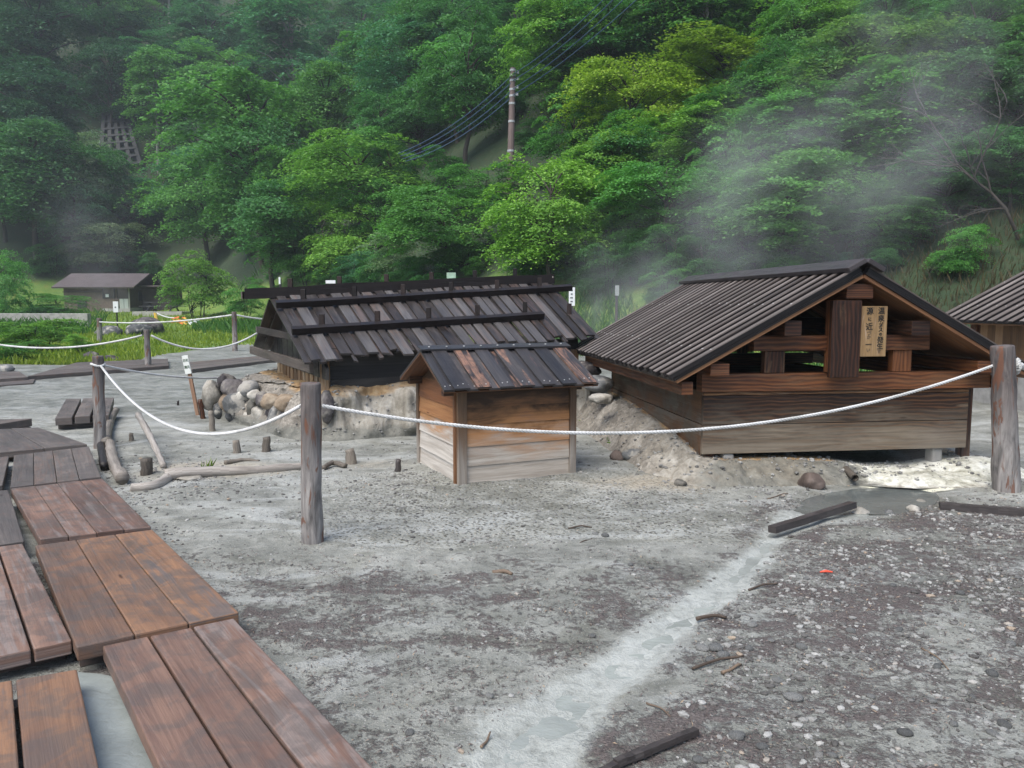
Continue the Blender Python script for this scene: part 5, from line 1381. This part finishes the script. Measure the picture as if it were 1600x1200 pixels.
HERO = [
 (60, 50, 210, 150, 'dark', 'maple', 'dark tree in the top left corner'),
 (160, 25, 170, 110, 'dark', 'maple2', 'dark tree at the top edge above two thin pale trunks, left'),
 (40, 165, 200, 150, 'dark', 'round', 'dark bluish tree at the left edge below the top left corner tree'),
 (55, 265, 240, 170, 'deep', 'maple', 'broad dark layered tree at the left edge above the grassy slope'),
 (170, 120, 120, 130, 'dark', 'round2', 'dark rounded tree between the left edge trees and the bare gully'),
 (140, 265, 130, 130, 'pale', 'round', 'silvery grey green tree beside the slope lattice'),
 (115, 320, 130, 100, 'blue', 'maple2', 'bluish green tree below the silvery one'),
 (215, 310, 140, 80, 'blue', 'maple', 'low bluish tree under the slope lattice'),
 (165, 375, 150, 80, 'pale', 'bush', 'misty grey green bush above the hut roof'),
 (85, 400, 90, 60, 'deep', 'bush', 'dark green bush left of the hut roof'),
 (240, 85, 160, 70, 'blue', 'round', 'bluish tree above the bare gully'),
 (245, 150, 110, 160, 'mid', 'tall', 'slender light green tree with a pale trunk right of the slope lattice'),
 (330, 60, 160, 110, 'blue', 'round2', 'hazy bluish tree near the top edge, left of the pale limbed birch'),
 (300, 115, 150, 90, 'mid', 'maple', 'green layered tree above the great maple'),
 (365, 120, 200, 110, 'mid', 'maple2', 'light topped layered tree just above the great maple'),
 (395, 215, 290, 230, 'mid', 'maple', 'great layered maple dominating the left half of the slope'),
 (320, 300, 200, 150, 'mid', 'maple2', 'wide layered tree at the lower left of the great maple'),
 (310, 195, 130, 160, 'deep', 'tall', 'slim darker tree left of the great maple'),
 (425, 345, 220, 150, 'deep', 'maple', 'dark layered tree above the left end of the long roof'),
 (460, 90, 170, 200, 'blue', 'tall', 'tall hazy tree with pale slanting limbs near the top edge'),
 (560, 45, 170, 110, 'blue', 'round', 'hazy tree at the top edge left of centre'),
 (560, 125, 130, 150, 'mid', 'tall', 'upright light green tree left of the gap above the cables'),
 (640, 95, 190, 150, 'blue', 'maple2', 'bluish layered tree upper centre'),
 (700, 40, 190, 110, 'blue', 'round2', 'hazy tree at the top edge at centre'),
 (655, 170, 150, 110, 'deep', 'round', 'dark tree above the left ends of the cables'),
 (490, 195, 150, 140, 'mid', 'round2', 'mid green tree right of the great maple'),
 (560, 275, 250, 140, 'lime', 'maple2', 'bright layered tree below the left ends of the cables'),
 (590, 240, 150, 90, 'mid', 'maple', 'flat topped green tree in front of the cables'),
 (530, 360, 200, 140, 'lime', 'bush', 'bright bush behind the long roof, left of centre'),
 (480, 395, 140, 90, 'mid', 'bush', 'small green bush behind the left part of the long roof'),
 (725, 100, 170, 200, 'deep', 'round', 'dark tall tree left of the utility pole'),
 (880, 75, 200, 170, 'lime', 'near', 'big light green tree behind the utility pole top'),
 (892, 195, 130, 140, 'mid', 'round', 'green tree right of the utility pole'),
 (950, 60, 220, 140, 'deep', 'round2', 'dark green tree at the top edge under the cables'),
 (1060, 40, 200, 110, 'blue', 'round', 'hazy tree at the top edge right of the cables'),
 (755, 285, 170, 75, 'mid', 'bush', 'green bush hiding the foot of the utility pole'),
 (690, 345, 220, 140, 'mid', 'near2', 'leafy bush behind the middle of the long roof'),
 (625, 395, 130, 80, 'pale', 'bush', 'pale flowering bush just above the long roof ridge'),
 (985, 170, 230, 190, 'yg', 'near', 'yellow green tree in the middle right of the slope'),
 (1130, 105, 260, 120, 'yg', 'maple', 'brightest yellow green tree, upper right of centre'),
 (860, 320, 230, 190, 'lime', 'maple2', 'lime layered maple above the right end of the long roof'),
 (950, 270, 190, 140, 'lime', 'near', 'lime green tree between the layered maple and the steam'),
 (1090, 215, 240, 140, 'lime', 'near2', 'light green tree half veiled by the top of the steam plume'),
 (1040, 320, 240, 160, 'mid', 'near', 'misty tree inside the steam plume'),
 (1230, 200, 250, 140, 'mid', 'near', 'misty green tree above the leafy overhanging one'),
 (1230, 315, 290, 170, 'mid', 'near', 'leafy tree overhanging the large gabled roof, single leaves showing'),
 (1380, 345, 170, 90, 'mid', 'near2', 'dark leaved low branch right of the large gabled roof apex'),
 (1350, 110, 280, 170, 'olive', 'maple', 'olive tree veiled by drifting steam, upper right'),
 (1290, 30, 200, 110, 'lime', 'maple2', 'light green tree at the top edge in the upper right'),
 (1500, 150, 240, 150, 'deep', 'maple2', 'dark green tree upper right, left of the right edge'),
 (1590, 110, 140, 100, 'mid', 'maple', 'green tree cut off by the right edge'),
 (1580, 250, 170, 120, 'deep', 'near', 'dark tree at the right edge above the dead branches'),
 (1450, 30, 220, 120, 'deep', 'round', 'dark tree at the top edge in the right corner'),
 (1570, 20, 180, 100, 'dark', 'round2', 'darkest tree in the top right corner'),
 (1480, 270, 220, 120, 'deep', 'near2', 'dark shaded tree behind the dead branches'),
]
random.seed(21)
for hdat in HERO: hero(*hdat)
# trees standing alone on the flat
hero(305, 437, 122, 88, 'lime', 'umbrella', 'small umbrella shaped tree with several stems, right of the hut', Y=52, group=None)
hero(5, 442, 95, 100, 'mid', 'umbrella', 'small green tree at the left edge, left of the hut', Y=50, group=None)
for (u, v, w, h, tn, Y, lab) in [(70, 474, 150, 44, 'mid', 54, 'mound of weeds in front of the hut wall'), (60, 517, 170, 52, 'lime', 24, 'mound of weeds behind the far rope at the left edge'),
                               (385, 465, 80, 50, 'mid', 46, 'grassy bush between the small tree and the long shed'), (20, 545, 120, 34, 'mid', 20, 'low green weeds under the far rope at the left edge'),
                               (125, 522, 60, 30, 'lime', 22, 'tuft of weeds beside the short lawn post'), (935, 600, 1, 1, 'mid', 9, '')]:
    if lab: hero(u, v, w, h, tn, 'bush', lab, Y=Y, cat='shrub', name='shrub', group='weedy shrubs on the flat')
# the rest of the forest
random.seed(5)
def fillers():
    for j in range(9):
        for i in range(17):
            u = -60 + 1720 * (i + random.uniform(.1, .9)) / 17; v = -60 + 470 * (j + random.uniform(.1, .9)) / 9
            if 90 < u < 275 and 40 < v < 340: continue
            if 1380 < u and v > 330: continue
            H = random.uniform(6.5, 10.5); Y = march(u, v + 30, .3) + random.uniform(1.5, 4); H *= .50 if Y < 40 else (.75 if Y < 60 else 1.3)
            if Y > 170 or (600 < u < 960 and Y < 46): continue
            x = (u - 800) / F * Y; key = random.choice(['maple', 'maple2', 'round', 'round2', 'round', 'tall'])
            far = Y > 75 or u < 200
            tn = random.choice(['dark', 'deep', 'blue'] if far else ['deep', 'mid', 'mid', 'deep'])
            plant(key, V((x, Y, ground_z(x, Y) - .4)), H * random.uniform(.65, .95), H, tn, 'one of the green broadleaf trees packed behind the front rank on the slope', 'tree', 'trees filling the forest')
    for i in range(46):   # understorey along the foot of the slope
        u = 380 + 1240 * (i + random.uniform(0, 1)) / 46
        t = (u - 800) / F; lo, hi = 10, 90
        for _ in range(30):
            m = (lo + hi) / 2
            if foot(t * m, m) > 1.5: hi = m
            else: lo = m
        Y = hi + random.uniform(0, 5); x = t * Y
        if u > 1380 and random.random() < .75: continue
        h = random.uniform(1.0, 2.4)
        plant('bush', V((x, Y, ground_z(x, Y) - .15)), h * random.uniform(1.0, 1.5), h, random.choice(['deep', 'mid', 'deep']), 'low bush in the undergrowth along the foot of the forest slope', 'shrub', 'undergrowth bushes', 'shrub')
fillers()
def undergrowth():
    random.seed(17)
    for j in range(7):
        for i in range(19):
            u = -40 + 1680 * (i + random.random()) / 19; v = 20 + 410 * (j + random.random()) / 7
            if 100 < u < 250 and 120 < v < 280 or u > 1330 and v > 340: continue
            Y = march(u, v, .8)
            if Y > 150: continue
            x = (u - 800) / F * Y; h = random.uniform(.035, .06) * Y
            plant('bush', V((x, Y, ground_z(x, Y) - .2)), h * random.uniform(1.1, 1.7), h, random.choice(['deep', 'mid', 'deep', 'blue']), 'leafy bush filling the ground between the tree trunks on the forest slope', 'shrub', 'bushes under the forest trees', 'shrub')
undergrowth()

# bare dead branches on the right
def dead_tree():
    base = gp(1585, 20.5); root = empty('dead_tree', base, 0, 'leafless tangle of dead grey branches on the dark bank at the right', 'dead tree'); rng = random.Random(3)
    mb = MB(); tw = MB()
    def grow(p, d, L, r, dep):
        n = 5; pts = [p]; dd = d.copy()
        for i in range(n):
            dd = (dd + V((rng.uniform(-.22, .22), rng.uniform(-.2, .2), rng.uniform(-.18, .14)))).normalized(); pts.append(pts[-1] + dd * (L / n))
        (mb if dep < 2 else tw).tube(pts, [r * (1 - .6 * i / n) for i in range(n + 1)], 5, False)
        if dep >= 4: return
        for k in range(rng.randint(3, 4) if dep else 7):
            q = pts[rng.randint(1 if dep else 2, n)]
            nd = (dd * .7 + V((rng.uniform(-.9, .5), rng.uniform(-.6, .6), rng.uniform(-.45, .55)))).normalized(); grow(q, nd, L * rng.uniform(.5, .72), r * .5, dep + 1)
    grow(V((0, 0, -.2)), V((-.35, -.1, 1)).normalized(), 2.7, .055, 0)
    mb.obj('trunk', M_bark, root, smooth=True); tw.obj('branches', plain('grey_dead_twigs', (.10, .092, .084), .8), root, smooth=True)
dead_tree()
def lattice():
    cs = []
    c = [(166, 178), (196, 176), (222, 262), (160, 268)]
    P = []
    for u, v in c:
        Y = march(u, v, .5); p = aty(u, v, Y); P.append(p)
    o = P[0].copy(); m = MB(); P = [p - o for p in P]
    up = V((0, -.7, .7))
    for i in range(5):
        t = i / 4; m.beam(P[0].lerp(P[1], t) + up * .5, P[3].lerp(P[2], t) + up * .5, .45, .5, up)
    for j in range(9):
        t = j / 8; m.beam(P[0].lerp(P[3], t) + up * .56, P[1].lerp(P[2], t) + up * .56, .45, .5, up)
    tag(m.obj('slope_lattice', plain('dark_grey_concrete', (.05, .052, .055), .8), None, o), 'concrete lattice holding the steep slope, upper left', 'retaining lattice')
lattice()

# ------------------------------------------------------------------ grass and litter (uncountable)
def blades(name, pts, hs, color, lean=.35, wid=.012, seed=1, dark=.7):
    rng = np.random.default_rng(seed); n = len(pts); P = np.array([tuple(p) for p in pts]); h = np.array(hs)[:, None]
    a = rng.uniform(0, 6.283, n); d = np.stack([np.cos(a), np.sin(a), np.zeros(n)], 1); l = np.stack([np.cos(a + 1.57), np.sin(a + 1.57), np.zeros(n)], 1)
    ln = rng.uniform(0, lean, n)[:, None]; w = (wid * rng.uniform(.6, 1.4, n))[:, None]
    up = np.array([0, 0, 1.0])
    v = np.stack([P - d * w, P + d * w, P + d * w * .7 + up * h * .6 + l * ln * h * .4, P + up * h + l * ln * h * 1.1], 1).reshape(-1, 3)
    me = bpy.data.meshes.new(name); me.vertices.add(4 * n); me.vertices.foreach_set('co', v.ravel().astype(np.float32)); me.loops.add(4 * n); me.loops.foreach_set('vertex_index', np.arange(4 * n, dtype=np.int32))
    me.polygons.add(n); me.polygons.foreach_set('loop_start', np.arange(0, 4 * n, 4, dtype=np.int32)); me.polygons.foreach_set('loop_total', np.full(n, 4, np.int32))
    at = me.attributes.new('tint', 'FLOAT_COLOR', 'FACE'); tt = np.ones((n, 4), np.float32); tt[:, 0] = rng.random(n); at.data.foreach_set('color', tt.ravel())
    me.materials.append(M_leaf); me.update(calc_edges=True); o = link(name, me); o.color = (*color, 1); return tag(o, kind='stuff')
def grass():
    random.seed(31); lawn = []; lh = []; tall = []; th = []; brown = []; bh = []
    while len(lawn) < 26000:
        y = 19 + 50 * random.random() ** 1.8; x = random.uniform(-.72, -.02) * y; t = x / y
        if y < lawn_edge(t) + 1.2 * nz(x, y, .35, 12) or foot(x, y) > -1: continue
        lawn.append((x, y, ground_z(x, y) - .01)); lh.append(random.uniform(.05, .16) * (1 + max(0, nz(x, y, .25, 50))) * (1.8 if random.random() < .1 else 1))
    while len(tall) < 15000:
        if random.random() < .62: t = random.uniform(.02, .66)
        else: t = random.uniform(-.72, -.2)
        y = random.uniform(12, 30) if t > 0 else random.uniform(22, 60)
        x = t * y; f = foot(x, y)
        if t > 0:
            if not -3.6 < f < 2.8 or nz(x, y, .5, 51) < (-.3 if t < .3 else -.05) + .1 * f: continue
        else:
            if nz(x, y, .12, 52) < .12 or y < lawn_edge(t) or t > -.30 and y < 45: continue
        tall.append((x, y, ground_z(x, y) - .02)); th.append(random.uniform(.25, .75) * ((.20 if t > .3 else .7) if t > 0 else 1))
    while len(brown) < 2600:
        t = random.uniform(.42, .68); y = random.uniform(13, 26); x = t * y; f = foot(x, y)
        if not .5 < f < 6: continue
        brown.append((x, y, ground_z(x, y) - .02)); bh.append(random.uniform(.12, .38))
    blades('lawn_grass', lawn, lh, (.20, .285, .045), .5, .03, 1)
    blades('tall_grass', tall, th, (.058, .160, .035), .7, .014, 2)
    blades('dry_undergrowth', brown, bh, (.085, .075, .045), .5, .010, 3)
grass()
def moss_patch():
    rng = np.random.default_rng(4); P = []
    for (u, v, r) in [(912, 644, .05), (925, 660, .07), (938, 668, .06), (955, 676, .05), (960, 690, .05), (948, 668, .04)]:
        c = atz(u, v, .05)
        for _ in range(160): a, q = rng.uniform(0, 6.28), abs(rng.normal(0, r)); P.append((c.x + q * math.cos(a), c.y + q * math.sin(a) * 1.3, ground_z(c.x, c.y) + .03 + rng.uniform(0, .05)))
    P = np.array(P); N = rng.normal(0, .5, P.shape); N[:, 2] += 1; N /= np.linalg.norm(N, axis=1)[:, None]
    me = leaves_mesh('green_moss', P, N, rng.uniform(.02, .04, len(P)), rng, .8); o = link('green_moss', me); o.color = (.085, .17, .02, 1); tag(o, kind='stuff')
    Q = [(aty(325 + random.uniform(-6, 8), 752, 6.9).x, 6.9 + random.uniform(-.05, .05), .0) for _ in range(26)]
    blades('grass_tuft', Q, [random.uniform(.05, .13) for _ in Q], (.13, .21, .03), .6, .006, 5)
moss_patch()
def zone_moss(x, y):
    right = sst(-.1, .25, x - (.42 + (y - 2.6) * .40)); d, t = seg_dist(x, y, STREAM)
    if d < stream_w(t) * 1.0 or (1.5 < x < 6 and y > 5 and poly_d(x, y, POOL) < .03): return 0
    return max(.8 * right * (1 - sst(5.7, 6.3, y)), .6 * (1 - right) * (1 - sst(4.2, 5.1, y)))
def ok_ground(x, y):   # clear of the boardwalk
    return x > -.32 - (y - 2.1) * .82 or y > 6.5
def litter():
    rng = np.random.default_rng(9); random.seed(77); P = []; S = []; k = 0
    while len(P) < 26000 and k < 400000:
        k += 1; y = 1.9 + 4.4 * random.random(); x = random.uniform(-2.2, 4.6)
        if abs(x) > .72 * y + .2 or not ok_ground(x, y): continue
        m = zone_moss(x, y)
        if random.random() > m or nz(x, y, 4.5, 60) + .6 * nz(x, y, 13, 61) < .16 - .36 * m: continue
        P.append((x, y, ground_z(x, y) + random.uniform(.001, .009))); S.append(random.choice((.006, .008, .011, .015, .022)))
    P = np.array(P); N = rng.normal(0, .38, P.shape); N[:, 2] = 1; N /= np.linalg.norm(N, axis=1)[:, None]
    me = leaves_mesh('leaf_litter', P, N, np.array(S), rng, .22)
    t = NT('purple_brown_litter'); A = t.n('Attribute', attribute_name='tint'); s = t.n('SeparateColor', {'Color': A.outputs['Color']}).outputs[0]
    t.bsdf(t.ramp(s, [(.0, (.045, .034, .033)), (.45, (.11, .086, .082)), (.85, (.20, .165, .15)), (1, (.32, .24, .16))]), .75, None, .3)
    me.materials.clear(); me.materials.append(t.m); tag(link('leaf_litter', me), kind='stuff')
litter()
M_stone = rock_mat('pale_gravel_stone', (.11, .112, .11), (.20, .205, .20), (.34, .34, .325), 14)
def gravel():
    random.seed(99); protos = []
    for s in range(6):
        bm = bmesh.new(); bmesh.ops.create_icosphere(bm, subdivisions=1, radius=1)
        for v in bm.verts: v.co = v.co * (1 + .35 * noise.noise(v.co * 1.1 + V((s * 5.1, s, 2)))); v.co.z *= .62
        bm.verts.ensure_lookup_table(); protos.append(([v.co.copy() for v in bm.verts], [[v.index for v in f.verts] for f in bm.faces])); bm.free()
    vs = []; fs = []; tn = []; n = 0; k = 0
    while n < 15000 and k < 400000:
        k += 1; y = 1.9 + 6.6 * random.random() ** 1.2; x = random.uniform(-4.5, 5.6)
        if abs(x) > .72 * y + .2 or not ok_ground(x, y): continue
        right = sst(-.1, .3, x - (.42 + (y - 2.6) * .40)) * (1 - sst(5.8, 6.4, y)); mid = sst(4.4, 5.0, y) * (1 - sst(6.8, 8.0, y)) * .8
        cl = sst(-.15, .4, nz(x, y, 1.6, 62) + .5 * nz(x, y, 4, 63))
        if random.random() > max(right * 1.0, mid * .8, .16) * (.22 + .78 * cl): continue
        d, t = seg_dist(x, y, STREAM)
        if d < stream_w(t) * .9 or (1.5 < x < 6 and y > 5 and poly_d(x, y, POOL) < .02): continue
        r = (.0032 + .0105 * random.random() ** 4) * (1.25 if right > .5 else .95) * (1 + .06 * y)
        pv, pf = random.choice(protos); a = random.uniform(0, 6.28); ca, sa = math.cos(a), math.sin(a); ex = random.uniform(.7, 1.35); z = ground_z(x, y) + r * .10; b = len(vs)
        for p in pv: q = V((p.x * ex, p.y / ex, p.z)); vs.append((x + r * (q.x * ca - q.y * sa), y + r * (q.x * sa + q.y * ca), z + r * q.z))
        fs += [[i + b for i in f] for f in pf]; c = random.random(); tn += [c] * len(pf); n += 1
    for i in range(2600):
        q = random.choice(LOOSE); x, y = q.x + random.uniform(-.02, .02), q.y + random.uniform(-.02, .02); r = .005 + .020 * random.random() ** 3
        pv, pf = random.choice(protos); a = random.uniform(0, 6.28); ca, sa = math.cos(a), math.sin(a); b = len(vs)
        for p in pv: vs.append((x + r * (p.x * ca - p.y * sa), y + r * (p.x * sa + p.y * ca), q.z + r * .2 + r * p.z))
        fs += [[k + b for k in f] for f in pf]; c = random.uniform(.2, .97); tn += [c] * len(pf)
    me = bpy.data.meshes.new('gravel'); me.from_pydata(vs, [], fs)
    at = me.attributes.new('tint', 'FLOAT_COLOR', 'FACE'); fl = []
    for c in tn: fl += [c, c, c, 1]
    at.data.foreach_set('color', fl)
    t = NT('mixed_gravel'); A = t.n('Attribute', attribute_name='tint'); s = t.n('SeparateColor', {'Color': A.outputs['Color']}).outputs[0]; nn = t.noise(t.n('TexCoord').outputs['Object'], 120, 3)
    c = t.ramp(s, [(0, (.08, .077, .072)), (.4, (.17, .167, .158)), (.75, (.26, .26, .247)), (.95, (.37, .37, .352)), (1, (.30, .24, .18))])
    t.bsdf(t.mix(t.mr(nn, .4, .7, 0, .5), c, t.mix(1.0, c, (.55, .55, .55), 'MULTIPLY')), .75, None, .3)
    me.materials.append(t.m); tag(link('gravel', me), kind='stuff')
gravel()
def stones():
    random.seed(123); ms = [rock_mesh('stone', (1, .8, .55), 40 + i * 3.3, M_stone, .32, 2) for i in range(5)]
    spots = [(1118, 1013, 30), (1098, 1012, 26), (1130, 1025, 24), (1110, 1030, 20), (1170, 1012, 18), (1238, 1090, 34), (1253, 1010, 20), (1216, 1063, 20), (1325, 1133, 15), (1415, 1150, 26), (1552, 1145, 22), (1570, 1130, 26), (1490, 1132, 18), (1550, 1050, 22), (1465, 1040, 18), (1405, 985, 16), (1330, 985, 18), (1260, 905, 12), (1285, 898, 10), (1308, 905, 14), (1310, 940, 14), (1250, 895, 10), (1175, 975, 20), (1205, 1000, 14), (1190, 1170, 24), (1150, 1155, 30), (1092, 1190, 22), (1500, 930, 15), (1540, 955, 12), (1450, 860, 10), (1395, 915, 12), (1590, 905, 12), (1580, 1010, 18), (765, 1088, 16), (812, 960, 8), (925, 990, 14), (930, 834, 12), (945, 838, 14), (985, 885, 12), (1018, 890, 10), (640, 1145, 20), (705, 860, 8), (1360, 1090, 16), (1455, 1095, 18), (1520, 1085, 14), (1300, 1185, 20), (1395, 1190, 16)]
    for u, v, w in spots:
        c = atz(u, v); r = w * c.y / F / 2; o = link('stone', random.choice(ms), None, (c.x, c.y, ground_z(c.x, c.y) + r * .18)); o.scale = (r, r, r * random.uniform(.7, 1.1)); o.rotation_euler = (0, 0, random.uniform(0, 6.28))
        tag(o, 'loose pale stone among the gravel and litter of the foreground flat', 'stone', 'loose stones on the foreground flat')
    c = atz(1291, 896); m = MB(); m.tube([(-.035, 0, .012), (0, .004, .016), (.035, 0, .012)], [.004, .008, .004], 6)
    tag(m.obj('plastic_scrap', plain('red_orange_plastic', (.75, .10, .05), .4), None, V((c.x, c.y, ground_z(c.x, c.y)))), 'tiny bright red orange scrap on the gravel right of the stream', 'litter')
stones()

# ------------------------------------------------------------------ steam, haze, light
def steam(name, A, B, r0, r1, dens, label, scale=.9, seed=0.0, power=1.0):
    A, B = V(A), V(B); d = B - A; L = d.length
    q = d.to_track_quat('X', 'Z'); mb = MB(); n = 10
    mb.tube([V((L * i / n, 0, 0)) for i in range(n + 1)], [r0 + (r1 - r0) * i / n for i in range(n + 1)], 20, True)
    t = NT(name); oc = t.n('TexCoord').outputs['Object']; s = t.n('SeparateXYZ', {'Vector': oc}); X, Y, Z = s.outputs
    f = t.math('DIVIDE', X, L); rr = t.math('MULTIPLY_ADD', f, r1 - r0, r0)
    wob = t.noise(t.map(oc, (.5, .5, .5), (seed, 0, 0)), 1.0, 3, .5, 0, 1)
    w = t.n('SeparateXYZ', {'Vector': wob}); Yw = t.math('ADD', Y, t.math('MULTIPLY', t.math('SUBTRACT', w.outputs[0], .5), t.math('MULTIPLY', rr, 1.1))); Zw = t.math('ADD', Z, t.math('MULTIPLY', t.math('SUBTRACT', w.outputs[1], .5), t.math('MULTIPLY', rr, 1.1)))
    rho = t.math('DIVIDE', t.math('SQRT', t.math('ADD', t.math('MULTIPLY', Yw, Yw), t.math('MULTIPLY', Zw, Zw))), rr)
    edge = t.mr(rho, .95, .1); ends = t.math('MULTIPLY', t.mr(f, 0, .12), t.mr(f, 1.0, .55))
    nn = t.noise(t.map(oc, (scale * .7, scale, scale), (seed * 3, 0, 0)), 1.0, 5, .58, .7)
    dn = t.math('MULTIPLY', t.math('MULTIPLY', edge, ends), t.mr(nn, .40, .74))
    dn = t.math('MULTIPLY', dn, t.math('DIVIDE', dens * r0 ** power, t.math('POWER', rr, power)))
    v = t.n('VolumePrincipled', {'Color': (.94, .96, .97, 1), 'Density': dn, 'Anisotropy': .1}); t.t.links.new(v.outputs[0], t.out.inputs[1])
    o = mb.obj(name, t.m, None, A); o.rotation_euler = q.to_euler(); tag(o, label, 'steam', None, 'stuff'); return o
steam('steam_plume', (.4, 11.2, .9), (11.5, 17.5, 7.6), 1.0, 5.2, .50, 'white steam plume drifting up to the right behind the gabled shed', .75, 2.0, 1.0)
steam('steam_wisp', (.5, 11.0, .8), (2.6, 12.6, 2.6), .45, 1.1, .75, 'denser steam welling up between the long roof and the gabled shed', 1.3, 9.0, .8)
steam('steam_wisp', (-32, 60, 0.5), (-36, 66, 13), 3.0, 6.0, .05, 'thin steam rising beside the hut', .25, 7.0, .5)
steam('steam_wisp', (3.3, 6.35, -.1), (3.9, 6.5, .5), .35, .5, .35, 'faint steam over the hot spring pool', 2.5, 4.0, .5)
def haze():
    bm = bmesh.new(); bmesh.ops.create_cube(bm, size=1)
    me = bpy.data.meshes.new('haze'); bm.to_mesh(me); bm.free(); o = link('haze', me); o.scale = (840, 330, 111); o.location = (0, 155, 53.5)
    t = NT('pale_haze'); v = t.n('VolumePrincipled', {'Color': (.80, .90, .98, 1), 'Density': .0007}); t.t.links.new(v.outputs[0], t.out.inputs[1]); me.materials.append(t.m); tag(o, kind='stuff')
haze()

w = bpy.data.worlds.new('World'); sc.world = w; w.use_nodes = True; nt = w.node_tree; nt.nodes.clear()
sky = nt.nodes.new('ShaderNodeTexSky'); sky.sky_type = 'NISHITA'; sky.sun_disc = False; sky.air_density = 1.0; sky.dust_density = 2.5; sky.ozone_density = 1.5
SUN_EL, SUN_AZ = R(58), R(215)     # azimuth clockwise from +Y: behind the camera to the left
sky.sun_elevation = SUN_EL; sky.sun_rotation = SUN_AZ
bg = nt.nodes.new('ShaderNodeBackground'); bg.inputs[1].default_value = .082; ow = nt.nodes.new('ShaderNodeOutputWorld')
nt.links.new(sky.outputs[0], bg.inputs[0]); nt.links.new(bg.outputs[0], ow.inputs[0])
sd = bpy.data.lights.new('sun', 'SUN'); sd.energy = 1.5; sd.angle = R(50); sd.color = (1, .96, .90); so = bpy.data.objects.new('sun', sd); COL.objects.link(so)
dirv = V((math.sin(SUN_AZ) * math.cos(SUN_EL), math.cos(SUN_AZ) * math.cos(SUN_EL), math.sin(SUN_EL)))
so.rotation_euler = (-dirv).to_track_quat('-Z', 'Y').to_euler(); so.location = (0, -10, 30)
vs = sc.view_settings; vs.view_transform = 'Standard'; vs.look = 'None'; vs.exposure = 1.42; vs.gamma = 1
sc.render.engine = 'CYCLES'
cy = sc.cycles; cy.use_denoising = True; cy.max_bounces = 6; cy.diffuse_bounces = 3; cy.glossy_bounces = 2; cy.transmission_bounces = 3; cy.volume_bounces = 0; cy.transparent_max_bounces = 8
cy.volume_step_rate = 2.0; cy.volume_max_steps = 96
sc.render.film_transparent = False
